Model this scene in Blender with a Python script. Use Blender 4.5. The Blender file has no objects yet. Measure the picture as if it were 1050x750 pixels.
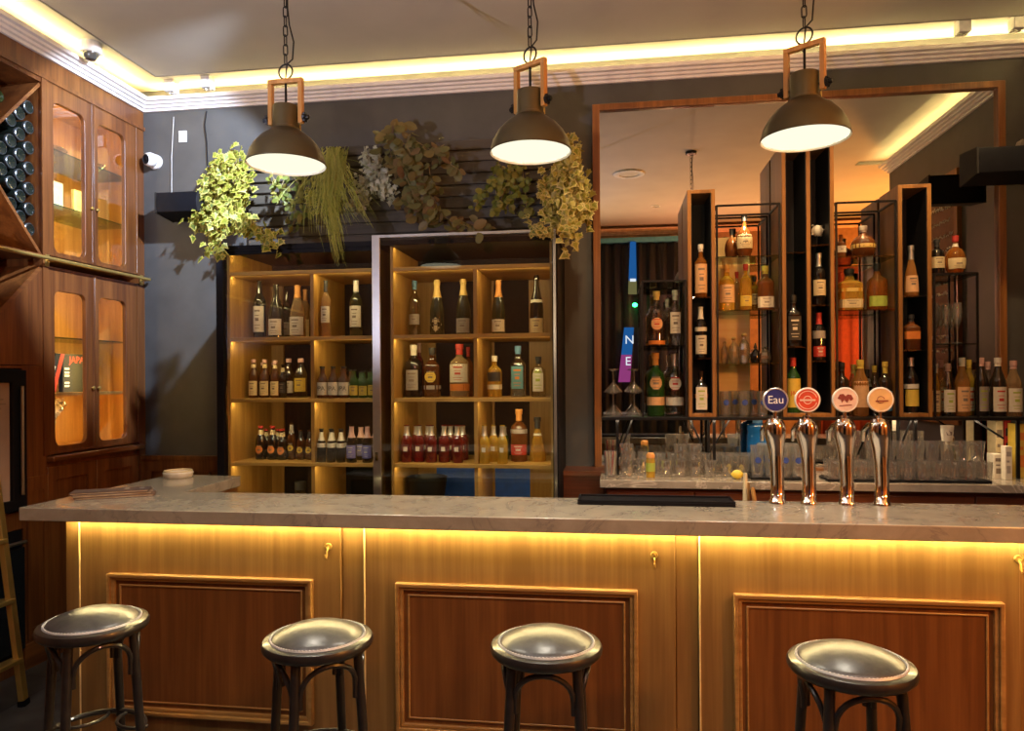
import bpy, bmesh, math, random
from mathutils import Vector, Matrix
PI = math.pi
rnd = random.Random(7)
SC = bpy.context.scene
COL = SC.collection

# ------------------------------------------------------------------ camera
F, CX, HY, HC = 745.0, 525.0, 389.0, 1.62
PSI, RHO = math.radians(8.0), math.radians(0.4)
def ray(px, py):
    dx, dy = px - CX, py - HY
    u = (dx*math.cos(RHO) - dy*math.sin(RHO))/F
    v = (dx*math.sin(RHO) + dy*math.cos(RHO))/F
    return (u*math.cos(PSI) - math.sin(PSI), u*math.sin(PSI) + math.cos(PSI), -v)
def atY(px, py, Y):                     # world (x, z) of a photo point lying on the plane y = Y
    r = ray(px, py); t = Y/r[1]
    return r[0]*t, HC + r[2]*t
def atZ(px, py, Z):
    r = ray(px, py); t = (Z - HC)/r[2]
    return r[0]*t, r[1]*t
def atX(px, py, X):
    r = ray(px, py); t = X/r[0]
    return r[1]*t, HC + r[2]*t
def pxm(px, Y):                         # metres per photo pixel at depth Y
    r = ray(px, HY); return (Y/r[1])/F

cam_d = bpy.data.cameras.new('camera'); cam = bpy.data.objects.new('camera', cam_d); COL.objects.link(cam)
cam_d.sensor_fit = 'HORIZONTAL'; cam_d.sensor_width = 36.0
cam_d.lens = 36.0*F/1050.0
cam_d.shift_y = (HY - 375.0)/1050.0
cam_d.clip_start = 0.01
R_ = Vector((math.cos(PSI), math.sin(PSI), 0)); Z_ = Vector((0, 0, 1)); FW = Vector((-math.sin(PSI), math.cos(PSI), 0))
right = math.cos(RHO)*R_ - math.sin(RHO)*Z_
up = math.sin(RHO)*R_ + math.cos(RHO)*Z_
mw = Matrix((( right.x, up.x, -FW.x, 0), (right.y, up.y, -FW.y, 0), (right.z, up.z, -FW.z, HC), (0, 0, 0, 1)))
cam.matrix_world = mw
SC.camera = cam

# ------------------------------------------------------------------ materials
MATS = {}
def nt(name):
    m = bpy.data.materials.new(name); m.use_nodes = True
    t = m.node_tree; t.nodes.clear()
    out = t.nodes.new('ShaderNodeOutputMaterial')
    MATS[name] = m
    return m, t, out
def N(t, kind, **kw):
    n = t.nodes.new(kind)
    for k, v in kw.items():
        if k in n.inputs: n.inputs[k].default_value = v
        else: setattr(n, k, v)
    return n
def L(t, a, ai, b, bi): t.links.new(a.outputs[ai], b.inputs[bi])
def c4(c): return (c[0], c[1], c[2], 1.0)
def ramp(t, stops):
    r = t.nodes.new('ShaderNodeValToRGB'); e = r.color_ramp.elements
    while len(e) < len(stops): e.new(0.5)
    for i, (p, c) in enumerate(stops): e[i].position = p; e[i].color = c4(c)
    return r
def P(t, out, rough=.5, metal=0.0, coat=0.0, spec=.5):
    b = t.nodes.new('ShaderNodeBsdfPrincipled')
    b.inputs['Roughness'].default_value = rough; b.inputs['Metallic'].default_value = metal
    b.inputs['Coat Weight'].default_value = coat; b.inputs['Specular IOR Level'].default_value = spec
    L(t, b, 0, out, 0); return b
def plain(name, c, rough=.5, metal=0.0, var=.15, scale=20, bump=0.0, coat=0.0, spec=.5):
    m, t, out = nt(name); b = P(t, out, rough, metal, coat, spec)
    tc = N(t, 'ShaderNodeTexCoord'); n = N(t, 'ShaderNodeTexNoise', Scale=scale, Detail=4.0)
    L(t, tc, 'Object', n, 'Vector')
    lo = tuple(max(0, x*(1 - var)) for x in c); hi = tuple(min(1, x*(1 + var)) for x in c)
    r = ramp(t, [(.3, lo), (.7, hi)]); L(t, n, 'Fac', r, 0); L(t, r, 0, b, 'Base Color')
    if bump:
        bp = N(t, 'ShaderNodeBump', Strength=bump, Distance=.01); L(t, n, 'Fac', bp, 'Height'); L(t, bp, 0, b, 'Normal')
    return m
def wood(name, c1, c2, axis='Z', scale=1.0, rough=.38, coat=.25, planks=0):
    m, t, out = nt(name); b = P(t, out, rough, 0, coat)
    b.inputs['Coat Roughness'].default_value = .25
    tc = N(t, 'ShaderNodeTexCoord'); mp = N(t, 'ShaderNodeMapping')
    s = [14*scale]*3; s['XYZ'.index(axis)] = .9*scale
    mp.inputs['Scale'].default_value = s
    L(t, tc, 'Object', mp, 'Vector')
    n = N(t, 'ShaderNodeTexNoise', Scale=1.0, Detail=6.0, Distortion=.8); L(t, mp, 0, n, 'Vector')
    mp2 = N(t, 'ShaderNodeMapping'); s2 = [90*scale]*3; s2['XYZ'.index(axis)] = 2.5*scale
    mp2.inputs['Scale'].default_value = s2; L(t, tc, 'Object', mp2, 'Vector')
    n2 = N(t, 'ShaderNodeTexNoise', Scale=1.0, Detail=3.0); L(t, mp2, 0, n2, 'Vector')
    mx = N(t, 'ShaderNodeMath', operation='MULTIPLY_ADD'); mx.inputs[1].default_value = .45
    L(t, n2, 'Fac', mx, 0); L(t, n, 'Fac', mx, 2)
    r = ramp(t, [(.45, c1), (.85, c2)]); L(t, mx, 0, r, 0); L(t, r, 0, b, 'Base Color')
    bp = N(t, 'ShaderNodeBump', Strength=.06, Distance=.005); L(t, n2, 'Fac', bp, 'Height'); L(t, bp, 0, b, 'Normal')
    return m
def emit(name, c, s):
    m, t, out = nt(name); e = N(t, 'ShaderNodeEmission', Color=c4(c), Strength=s); L(t, e, 0, out, 0); return m
def thin_glass(name, tint=(.97, .98, .97), f0=.05, fmax=.75, rough=.0, body=0.0):
    m, t, out = nt(name)
    lw = N(t, 'ShaderNodeLayerWeight', Blend=.5)
    pw = N(t, 'ShaderNodeMath', operation='POWER'); pw.inputs[1].default_value = 3.5
    L(t, lw, 'Facing', pw, 0)
    ma = N(t, 'ShaderNodeMath', operation='MULTIPLY_ADD'); ma.inputs[1].default_value = fmax; ma.inputs[2].default_value = f0
    L(t, pw, 0, ma, 0)
    tr = N(t, 'ShaderNodeBsdfTransparent', Color=c4(tint)); gl = N(t, 'ShaderNodeBsdfGlossy', Roughness=rough)
    mx = N(t, 'ShaderNodeMixShader'); L(t, ma, 0, mx, 0); L(t, tr, 0, mx, 1); L(t, gl, 0, mx, 2)
    if body:
        df = N(t, 'ShaderNodeBsdfDiffuse', Color=(.9, .88, .84, 1)); m2 = N(t, 'ShaderNodeMixShader'); m2.inputs[0].default_value = body
        L(t, mx, 0, m2, 1); L(t, df, 0, m2, 2); mx = m2
    L(t, mx, 0, out, 0)
    return m
def liquor(name, c, opaque=.5):
    m, t, out = nt(name)
    b = t.nodes.new('ShaderNodeBsdfPrincipled'); b.inputs['Base Color'].default_value = c4(c)
    b.inputs['Roughness'].default_value = .06; b.inputs['Coat Weight'].default_value = .5
    tc = N(t, 'ShaderNodeTexCoord'); n = N(t, 'ShaderNodeTexNoise', Scale=6.0)
    L(t, tc, 'Object', n, 'Vector')
    r = ramp(t, [(.3, tuple(x*.8 for x in c)), (.7, tuple(min(1, x*1.15) for x in c))]); L(t, n, 'Fac', r, 0); L(t, r, 0, b, 'Base Color')
    tint = tuple(min(1, (x*1.6)**.6) for x in c)
    tr = N(t, 'ShaderNodeBsdfTransparent', Color=c4(tint))
    lw = N(t, 'ShaderNodeLayerWeight', Blend=.4)
    ma = N(t, 'ShaderNodeMath', operation='MULTIPLY_ADD'); ma.inputs[1].default_value = .4; ma.inputs[2].default_value = opaque
    ma.use_clamp = True; L(t, lw, 'Facing', ma, 0)
    mx = N(t, 'ShaderNodeMixShader'); L(t, ma, 0, mx, 0); L(t, tr, 0, mx, 1); L(t, b, 0, mx, 2); L(t, mx, 0, out, 0)
    return m
def marble(name, base, vein, rough=.22):
    m, t, out = nt(name); b = P(t, out, rough, 0, .3)
    tc = N(t, 'ShaderNodeTexCoord')
    n = N(t, 'ShaderNodeTexNoise', Scale=2.2, Detail=9.0, Roughness=.62, Distortion=1.6); L(t, tc, 'Object', n, 'Vector')
    n2 = N(t, 'ShaderNodeTexNoise', Scale=7.0, Detail=8.0, Roughness=.7, Distortion=.6); L(t, tc, 'Object', n2, 'Vector')
    r = ramp(t, [(.40, base), (.495, tuple(x*.9 for x in base)), (.505, vein), (.53, tuple(x*.93 for x in base))])
    L(t, n, 'Fac', r, 0)
    r2 = ramp(t, [(.35, (.72, .72, .72)), (.65, (1, 1, 1))]); L(t, n2, 'Fac', r2, 0)
    mx = N(t, 'ShaderNodeMix', data_type='RGBA', blend_type='MULTIPLY'); mx.inputs[0].default_value = .8
    t.links.new(r.outputs[0], mx.inputs[6]); t.links.new(r2.outputs[0], mx.inputs[7]); t.links.new(mx.outputs[2], b.inputs['Base Color'])
    return m
def leafmat(name, ca, cb, cc, rough=.5):
    m, t, out = nt(name); b = P(t, out, rough)
    g = N(t, 'ShaderNodeNewGeometry'); r = ramp(t, [(0, ca), (.5, cb), (1, cc)])
    L(t, g, 'Random Per Island', r, 0); L(t, r, 0, b, 'Base Color')
    tl = N(t, 'ShaderNodeBsdfTranslucent'); L(t, r, 0, tl, 'Color')
    mx = N(t, 'ShaderNodeMixShader'); mx.inputs[0].default_value = .25
    L(t, b, 0, mx, 1); L(t, tl, 0, mx, 2); L(t, mx, 0, out, 0)
    return m
def tiles(name, c1, c2, grout, w, h, rough=.5):
    m, t, out = nt(name); b = P(t, out, rough)
    tc = N(t, 'ShaderNodeTexCoord')
    br = N(t, 'ShaderNodeTexBrick', Color1=c4(c1), Color2=c4(c2), Mortar=c4(grout))
    br.inputs['Scale'].default_value = 1.0; br.inputs['Mortar Size'].default_value = .006
    br.inputs['Brick Width'].default_value = w; br.inputs['Row Height'].default_value = h
    L(t, tc, 'Object', br, 'Vector')
    n = N(t, 'ShaderNodeTexNoise', Scale=9.0, Detail=7.0); L(t, tc, 'Object', n, 'Vector')
    r = ramp(t, [(.3, (.55, .55, .55)), (.75, (1.4, 1.35, 1.3))]); L(t, n, 'Fac', r, 0)
    mx = N(t, 'ShaderNodeMix', data_type='RGBA', blend_type='MULTIPLY'); mx.inputs[0].default_value = 1
    t.links.new(br.outputs[0], mx.inputs[6]); t.links.new(r.outputs[0], mx.inputs[7]); t.links.new(mx.outputs[2], b.inputs['Base Color'])
    return m

m_wall = plain('wall_paint', (.066, .063, .058), .55, var=.12, scale=6, bump=.03)
m_ceil = plain('ceiling_paint', (.50, .45, .38), .8, var=.05, scale=3)
m_corn = plain('cornice_paint', (.74, .70, .67), .55, var=.05)
m_floor = tiles('slate_floor', (.045, .045, .048), (.06, .058, .058), (.02, .02, .02), .6, .6, .45)
m_oak = wood('bar_oak', (.31, .172, .052), (.205, .106, .030), 'Z')
m_oakd = wood('bar_oak_panel', (.24, .092, .021), (.135, .046, .010), 'Z')
m_lit_edge = plain('lit_edge_paint', (.85, .66, .30), .4)
m_oakt = wood('bar_oak_trim', (.50, .28, .09), (.32, .165, .045), 'X', rough=.3)
m_cab = wood('cabinet_mahogany', (.23, .082, .018), (.10, .03, .007), 'Z')
m_cabh = wood('cabinet_mahogany_rail', (.24, .085, .019), (.11, .034, .008), 'Y')
m_cabin = wood('cabinet_inside', (.55, .28, .07), (.36, .16, .035), 'Z', rough=.5)
m_pine = wood('fridge_pine', (.62, .37, .095), (.45, .25, .055), 'X', rough=.5, coat=.05)
m_pinez = wood('fridge_pine_upright', (.50, .29, .075), (.34, .18, .04), 'Z', rough=.5, coat=.05)
m_tower = wood('tower_oak', (.38, .17, .04), (.20, .08, .018), 'Z')
m_redw = wood('back_bar_wood', (.17, .045, .012), (.075, .017, .005), 'X')
m_frame = wood('mirror_frame_wood', (.33, .13, .03), (.17, .06, .014), 'Z')
m_slat = wood('slat_dark', (.085, .070, .048), (.045, .036, .025), 'X', rough=.6, coat=0)
m_marble = marble('counter_marble', (.385, .335, .25), (.26, .225, .18))
m_marble2 = marble('back_bar_marble', (.33, .28, .22), (.60, .52, .42))
m_black = plain('black_metal', (.012, .012, .013), .4, .6)
m_blackp = plain('black_plastic', (.006, .006, .008), .55, spec=.12)
m_niche = plain('niche_black', (.006, .006, .007), .5)
m_chrome = plain('chrome', (.86, .85, .83), .07, 1.0, var=.02)
m_steel = plain('brushed_steel', (.55, .53, .48), .3, 1.0, var=.05)
m_brass = plain('brass', (.66, .45, .13), .34, .8, var=.06)
m_lampo = plain('lamp_bronze', (.10, .08, .042), .36, .7, var=.1, scale=10)
m_lampi = plain('lamp_enamel', (.85, .82, .7), .5)
m_lampw = wood('lamp_handle_wood', (.55, .30, .09), (.36, .17, .04), 'Z', scale=3)
m_leather = plain('black_leather', (.040, .041, .044), .33, var=.35, scale=60, bump=.05, spec=.8)
m_stool = plain('stool_wood', (.017, .015, .015), .33, var=.3, scale=30, coat=.3)
m_stud = plain('stud_trim', (.52, .53, .54), .45, .3)
m_white = plain('white_plastic', (.72, .70, .66), .4)
m_cream = plain('cream_plastic', (.62, .57, .46), .45)
m_glass = thin_glass('pane_glass', (.93, .95, .93), .075, .7)
m_cgl = thin_glass('clear_glass', (.90, .91, .90), .16, .95, .03, .06)
m_gshelf = thin_glass('green_edge_glass', (.55, .70, .62), .08, .8)
m_mirror, _t, _o = nt('mirror_silver')
_g = N(_t, 'ShaderNodeBsdfGlossy', Color=(.80, .77, .72, 1), Roughness=0.0); L(_t, _g, 0, _o, 0)
m_led = emit('led_warm', (1, .78, .31), 88)
m_ledbar = emit('led_bar', (1, .80, .36), 105)
m_disc = emit('lamp_disc', (1, .95, .70), 1.1)
m_amber = wood('amber_reflection', (.90, .68, .34), (.80, .55, .22), 'X', scale=.6)
m_curt = plain('black_curtain', (.012, .011, .012), .9)
m_curtr = plain('red_curtain', (.16, .02, .012), .9)
m_board = plain('chalkboard', (.19, .085, .04), .8)
m_chalk = plain('chalk', (.75, .70, .62), .9)
m_paper = plain('paper', (.70, .62, .48), .7)
m_cork = plain('cork', (.45, .28, .12), .8)
m_blue_refl = plain('blue_reflection', (.03, .14, .80), .35)
def lab(name, c): return plain(name, c, .55, var=.08, scale=40)
m_print = plain('label_ink', (.20, .15, .11), .6)
m_ink = plain('dark_ink', (.03, .025, .022), .6)
def liq(n, c, o=.5): return liquor(n, c, o)

# ------------------------------------------------------------------ mesh builder
class MB:
    def __init__(s): s.v = []; s.f = []; s.mi = []
    def add(s, vs, fs, mi=0):
        b = len(s.v); s.v.extend(vs); s.f.extend([tuple(b + i for i in f) for f in fs]); s.mi.extend([mi]*len(fs)); return s
    def box(s, x0, x1, y0, y1, z0, z1, mi=0):
        if x0 > x1: x0, x1 = x1, x0
        if y0 > y1: y0, y1 = y1, y0
        if z0 > z1: z0, z1 = z1, z0
        v = [(x0,y0,z0),(x1,y0,z0),(x1,y1,z0),(x0,y1,z0),(x0,y0,z1),(x1,y0,z1),(x1,y1,z1),(x0,y1,z1)]
        return s.add(v, [(0,3,2,1),(4,5,6,7),(0,1,5,4),(1,2,6,5),(2,3,7,6),(3,0,4,7)], mi)
    def beam(s, a, b, w, h, upv=(0,0,1), mi=0):
        a, b = Vector(a), Vector(b); d = (b - a).normalized(); sd = d.cross(Vector(upv)).normalized(); u = sd.cross(d)
        v = []
        for p in (a, b):
            for i, j in ((-1,-1),(1,-1),(1,1),(-1,1)): v.append(tuple(p + sd*(i*w/2) + u*(j*h/2)))
        return s.add(v, [(3,2,1,0),(4,5,6,7),(0,1,5,4),(1,2,6,5),(2,3,7,6),(3,0,4,7)], mi)
    def lathe(s, prof, c=(0,0,0), n=24, sq=None, mi=0, frame=None, sx=1.0, sy=1.0):
        # prof: [(r, z)]; frame: optional (ux, uy, uz) vectors; sq: superellipse exponent
        ux, uy, uz = frame or (Vector((1,0,0)), Vector((0,1,0)), Vector((0,0,1)))
        c = Vector(c); vs = []; rows = []
        for r, z in prof:
            if r < 1e-6:
                rows.append([len(vs)]); vs.append(tuple(c + uz*z)); continue
            row = []
            for i in range(n):
                a = 2*PI*(i + (.5 if sq else 0))/n
                ca, sa = math.cos(a), math.sin(a); k = r
                if sq: k = r/((abs(ca)**sq + abs(sa)**sq)**(1/sq))
                row.append(len(vs)); vs.append(tuple(c + ux*(k*ca*sx) + uy*(k*sa*sy) + uz*z))
            rows.append(row)
        fs = []
        for A, B in zip(rows, rows[1:]):
            if len(A) == 1 and len(B) == 1: continue
            for i in range(n):
                j = (i + 1) % n
                if len(A) == 1: fs.append((A[0], B[j], B[i]))
                elif len(B) == 1: fs.append((A[i], A[j], B[0]))
                else: fs.append((A[i], A[j], B[j], B[i]))
        return s.add(vs, fs, mi)
    def tube(s, path, r, n=8, closed=False, mi=0, caps=True):
        P_ = [Vector(p) for p in path]; m = len(P_); vs = []; prev = None
        for i in range(m):
            if closed: d = P_[(i+1) % m] - P_[i-1]
            else: d = P_[min(i+1, m-1)] - P_[max(i-1, 0)]
            d.normalize()
            if prev is None:
                ref = Vector((0,0,1)) if abs(d.z) < .9 else Vector((1,0,0)); u = d.cross(ref).normalized()
            else:
                u = (prev - d*prev.dot(d)).normalized()
            prev = u; w = d.cross(u); rr = r[i] if isinstance(r, (list, tuple)) else r
            for k in range(n):
                a = 2*PI*k/n; vs.append(tuple(P_[i] + u*(rr*math.cos(a)) + w*(rr*math.sin(a))))
        fs = []
        for i in range(m if closed else m-1):
            for k in range(n):
                a, b = i*n + k, i*n + (k+1) % n; c_, d_ = ((i+1) % m)*n + (k+1) % n, ((i+1) % m)*n + k
                fs.append((a, b, c_, d_))
        if not closed and caps: fs.append(tuple(reversed(range(n)))); fs.append(tuple((m-1)*n + k for k in range(n)))
        return s.add(vs, fs, mi)
    def prism(s, poly, plane, a, b, mi=0):
        def q(p, h): return {'XY': (p[0], p[1], h), 'XZ': (p[0], h, p[1]), 'YZ': (h, p[0], p[1])}[plane]
        n = len(poly); vs = [q(p, a) for p in poly] + [q(p, b) for p in poly]
        return s.add(vs, [tuple(range(n))[::-1], tuple(range(n, 2*n))] + [(i, (i+1) % n, n + (i+1) % n, n + i) for i in range(n)], mi)
    def plate(s, outer, inner, plane, a, b, rad=0.0, k=5, mi=0):
        # rectangular frame with a rounded opening; outer / inner = (u0, u1, v0, v1)
        def q(p, h): return {'XY': (p[0], p[1], h), 'XZ': (p[0], h, p[1]), 'YZ': (h, p[0], p[1])}[plane]
        u0, u1, v0, v1 = inner; o = [(outer[1], outer[3]), (outer[0], outer[3]), (outer[0], outer[2]), (outer[1], outer[2])]
        cen = [(u1-rad, v1-rad), (u0+rad, v1-rad), (u0+rad, v0+rad), (u1-rad, v0+rad)]
        I, O = [], []
        for ci in range(4):
            for j in range(k):
                an = ci*PI/2 + (j/(k-1))*PI/2 if rad else ci*PI/2
                I.append((cen[ci][0] + rad*math.cos(an), cen[ci][1] + rad*math.sin(an))); O.append(ci)
                if not rad: break
        n = len(I)
        vs = [q(p, a) for p in I] + [q(p, b) for p in I] + [q(p, a) for p in o] + [q(p, b) for p in o]
        fs = []
        for i in range(n):
            j = (i+1) % n
            fs.append((i, j, n+j, n+i))
            A, B = 2*n + O[i], 2*n + O[j]
            if A == B: fs += [(i, j, A), (n+j, n+i, A+4)]
            else: fs += [(i, j, B, A), (n+j, n+i, A+4, B+4)]
        for c in range(4):
            d = (c+1) % 4; fs.append((2*n+c, 2*n+d, 2*n+4+d, 2*n+4+c))
        return s.add(vs, fs, mi)
    def mesh(s, name, mats, off=(0,0,0), sharp=38):
        me = bpy.data.meshes.new(name)
        me.from_pydata([(a-off[0], b-off[1], c-off[2]) for a, b, c in s.v], [], s.f)
        bm = bmesh.new(); bm.from_mesh(me); bmesh.ops.recalc_face_normals(bm, faces=bm.faces); bm.to_mesh(me); bm.free()
        ms = mats if isinstance(mats, (list, tuple)) else [mats]
        for m in ms: me.materials.append(m)
        for p, i in zip(me.polygons, s.mi): p.material_index = i
        me.polygons.foreach_set('use_smooth', [True]*len(me.polygons))
        me.set_sharp_from_angle(angle=math.radians(sharp)); me.update()
        return me
    def build(s, name, mats, parent=None, local=False, bevel=0.0, sharp=38):
        off = (0,0,0)
        if parent is not None and not local:
            q = parent; off = [0,0,0]
            while q is not None:
                for i in range(3): off[i] += q.location[i]
                q = q.parent
        o = bpy.data.objects.new(name, s.mesh(name, mats, off, sharp)); COL.objects.link(o); o.parent = parent
        if bevel:
            bv = o.modifiers.new('edge', 'BEVEL'); bv.width = bevel; bv.segments = 2; bv.limit_method = 'ANGLE'; bv.angle_limit = math.radians(50)
        return o
def tag(o, label=None, cat=None, group=None, kind=None):
    if label: o['label'] = label
    if cat: o['category'] = cat
    if group: o['group'] = group
    if kind: o['kind'] = kind
    return o
def thing(name, label, cat, loc=(0,0,0), rz=0.0, group=None):
    o = bpy.data.objects.new(name, None); COL.objects.link(o); o.location = loc; o.rotation_euler = (0,0,rz)
    o.empty_display_size = .05
    return tag(o, label, cat, group)
def struct(name, mb, m, bevel=0.0): return tag(mb.build(name, m, bevel=bevel), kind='structure')
def copy_tree(o, parent=None):
    c = o.copy(); COL.objects.link(c); c.parent = parent
    for ch in list(o.children): copy_tree(ch, c)
    return c
ORD = ['first','second','third','fourth','fifth','sixth','seventh','eighth','ninth','tenth','eleventh','twelfth']
_tx = {}
def text_mb(s, size, depth=.0012, mirror=False):
    # flat lettering in the XZ plane, centred, front face towards -Y
    key = s
    if key not in _tx:
        cu = bpy.data.curves.new('lettering', 'FONT'); cu.body = s; cu.size = 1.0; cu.align_x = 'CENTER'; cu.align_y = 'CENTER'; cu.resolution_u = 3
        ob = bpy.data.objects.new('lettering', cu); me = bpy.data.meshes.new_from_object(ob)
        _tx[key] = ([tuple(v.co) for v in me.vertices], [tuple(p.vertices) for p in me.polygons])
        bpy.data.objects.remove(ob); bpy.data.meshes.remove(me); bpy.data.curves.remove(cu)
    vs, fs = _tx[key]
    k = -1 if mirror else 1
    return [(k*x*size, 0.0, y*size) for x, y, z in vs], fs
def light(name, kind, loc, power, color=(1,1,1), rot=None, target=None, **kw):
    d = bpy.data.lights.new(name, kind); d.energy = power; d.color = color
    for k, v in kw.items(): setattr(d, k, v)
    o = bpy.data.objects.new(name, d); COL.objects.link(o); o.location = loc
    if target is not None: o.rotation_euler = (Vector(target) - Vector(loc)).to_track_quat('-Z', 'Y').to_euler()
    if rot: o.rotation_euler = rot
    return o
# ------------------------------------------------------------------ room shell
YW, XL, XR, YF, XF, ZC = 4.75, -3.30, 2.58, -.36, 4.4, 3.65
YR = 2.19
fl = MB().box(-3.85, XF+.1, YF-.1, YW+.1, -.1, 0); struct('floor', fl, m_floor)
ce = MB().box(-3.0, XR-.28, YF-.1, 4.45, ZC, ZC+.1)
ce.box(-3.85, XF+.1, YF-.1, YW+.1, ZC+.03, ZC+.13); ce.box(XR-.28, XF+.1, YF-.1, YR-.1, ZC, ZC+.03)
struct('ceiling', ce, m_ceil)
struct('wall_back', MB().box(-3.85, XF, YW, YW+.1, 0, 3.8), m_wall)
struct('wall_left', MB().box(-3.85, -3.725, YF, YW, 0, 3.8), m_cab)
struct('wall_right', MB().box(XR, XR+.12, YR, YW, 0, 3.8), m_wall)
struct('wall_front', MB().box(-3.85, XF, YF-.1, YF, 0, 3.8), plain('front_wall_paint', (.30, .15, .07), .7))
struct('wall_far', MB().box(XF, XF+.1, YF, YW, 0, 3.8), plain('far_wall_paint', (.34, .17, .07), .7))
# cornice: stepped profile (distance out from the wall, z)
CP = [(0,3.53),(.018,3.53),(.022,3.545),(.040,3.548),(.044,3.562),(.064,3.565),(.068,3.578),(.092,3.581),(.098,3.596),(.098,3.604),(.08,3.604),(.0,3.600)]
cb = MB(); cb.prism([(YW - d, z) for d, z in CP], 'YZ', -3.3, XR); struct('trim_1', cb, m_corn)
cl_ = MB(); cl_.prism([(XL + d, z) for d, z in CP], 'XZ', YF, YW - .02); cl_.box(-3.72, XL, YF, YW, 3.585, 3.60); struct('trim_2', cl_, m_corn)
cr = MB(); cr.prism([(XR - d, z) for d, z in CP], 'XZ', YR, YW - .02); struct('trim_3', cr, m_corn)
cf = MB(); cf.prism([(YF + d, z) for d, z in CP], 'YZ', -3.3, XF); struct('trim_4', cf, plain('salmon_cornice_light', (.72, .42, .30), .6))  # salmon colour stands in for pink light on this cornice
tb = MB(); tb.box(-3.012, -3.0, YF, 4.462, ZC-.002, ZC+.029); tb.box(-3.0, XR-.28, 4.45, 4.462, ZC-.002, ZC+.029); struct('trim_8', tb, plain('ceiling_shade_line', (.20, .18, .16), .7))  # dark strip painted in place of the shade line at the step
def led(name, b, mat, label, grp=None):
    return tag(b.build(name, mat), label, 'light strip', grp)
led('led_strip', MB().box(-3.2, XR - .1, YW-.070, YW-.056, 3.605, 3.611), m_led, 'warm LED strip lying along the top of the back wall cornice')
led('led_strip', MB().box(XL+.056, XL+.070, .2, YW-.12, 3.605, 3.611), m_led, 'warm LED strip along the cornice above the wooden wall cabinets')
led('led_strip', MB().box(XR-.070, XR-.056, YR+.05, YW-.12, 3.605, 3.611), m_led, 'warm LED strip on the side wall cornice shown in the mirror')
# wood wainscot on the back wall left of the fridge
wb = MB(); wb.box(-3.30, -2.36, YW-.03, YW, 0, 1.07); wb.box(-3.30, -2.36, YW-.055, YW, 1.07, 1.10)
for x in (-3.30, -2.86, -2.44): wb.box(x, x+.07, YW-.048, YW-.03, 0.14, .99)
wb.box(-3.3, -2.36, YW-.046, YW-.03, .99, 1.07); wb.box(-3.3, -2.36, YW-.05, YW-.03, 0, .14)
struct('trim_5', wb, m_cab)
wb = MB(); wb.box(-.36, -.06, 4.5, YW, 0, 1.02); wb.box(-.36, -.06, 4.49, YW, 1.02, 1.05)
struct('trim_6', wb, m_redw)

# ------------------------------------------------------------------ left wall joinery (front face on x = XL)
def ywz(px, py): return atX(px, py, XL)
YB0, YB1 = 3.84, 4.68
tf = MB(); tf.box(-3.72, XL, YF, YW, 3.42, 3.585); tf.box(XL, XL+.012, YF, YW, 3.40, 3.425)
tf.box(-3.72, XL, YB1, YW, 0, 3.42)
tf.box(-3.72, XL, YF, 2.55, 0, 3.42)
tf.box(XL+.0005, XL+.008, 3.815, 3.855, 1.19, 3.40)
struct('trim_7', tf, m_cab)
def shelf_part(parent, mat, y0, y1, z, name='shelf', th=.012, x0=-3.69, x1=XL-.035):
    return MB().box(x0, x1, y0, y1, z-th, z).build(name, mat, parent)
def wall_cabinet(name, label, z0, z1, zp0, zp1, shelves):
    t = thing(name, label, 'cabinet', (-3.5, (YB0+YB1)/2, z0))
    b = MB(); b.box(-3.72, XL-.03, YB0, YB0+.02, z0, z1); b.box(-3.72, XL-.03, YB1-.02, YB1, z0, z1)
    b.box(-3.72, XL-.03, YB0+.02, YB1-.02, z0, z0+.02); b.box(-3.72, XL-.03, YB0+.02, YB1-.02, z1-.02, z1)
    b.box(-3.715, -3.70, YB0+.02, YB1-.02, z0+.02, z1-.02)
    b.build('carcass', m_cabin, t)
    ym = 4.243
    for k, (a, c, p0, p1) in enumerate(((YB0+.003, ym-.003, 3.91, 4.17), (ym+.003, YB1-.003, 4.285, 4.55))):
        d = MB().plate((a, c, z0+.004, z1-.004), (p0, p1, zp0, zp1), 'YZ', XL-.028, XL, rad=.045)
        d.plate((a, c, z0+.004, z1-.004), (a+.014, c-.014, z0+.018, z1-.018), 'YZ', XL, XL+.006)
        do = d.build('door', m_cab, t, bevel=.003)
        MB().box(XL-.018, XL-.013, p0-.01, p1+.01, zp0-.01, zp1+.01).build('pane', m_glass, do)
        yk = c - .022 if k == 0 else a + .022
        MB().lathe([(0, .018), (.008, .018), (.011, .012), (.006, .006), (.006, 0)], (XL+.002, yk, (zp0+zp1)/2 - .12), 12, frame=(Vector((0,1,0)), Vector((0,0,1)), Vector((1,0,0)))).build('knob', m_brass, do)
    for z, mat in shelves: shelf_part(t, mat, YB0+.02, YB1-.02, z, 'shelf', .018 if mat is m_cabin else .008)
    return t
wall_cabinet('glazed_cabinet', 'upper glazed wooden wall cabinet with glass shelves, above the brass ladder rail', 2.365, 3.415, 2.40, 3.298, [(3.03, m_gshelf), (2.70, m_gshelf)])
wall_cabinet('glazed_cabinet', 'lower glazed wooden wall cabinet holding two books, under the brass ladder rail', 1.19, 2.31, 1.238, 2.168, [(1.895, m_gshelf), (1.556, m_cabin)])
for z0, z1 in ((2.39, 3.39), (1.21, 2.28)):
    for y, ty in ((YB0+.035, 4.6), (YB1-.035, 3.9), (4.243, None)):
        light('cabinet_led', 'AREA', (XL-.050, y, (z0+z1)/2), 5.5, (1, .64, .18), target=(-3.68, ty or 4.243, (z0+z1)/2), shape='RECTANGLE', size=.012, size_y=z1-z0-.06)
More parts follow.
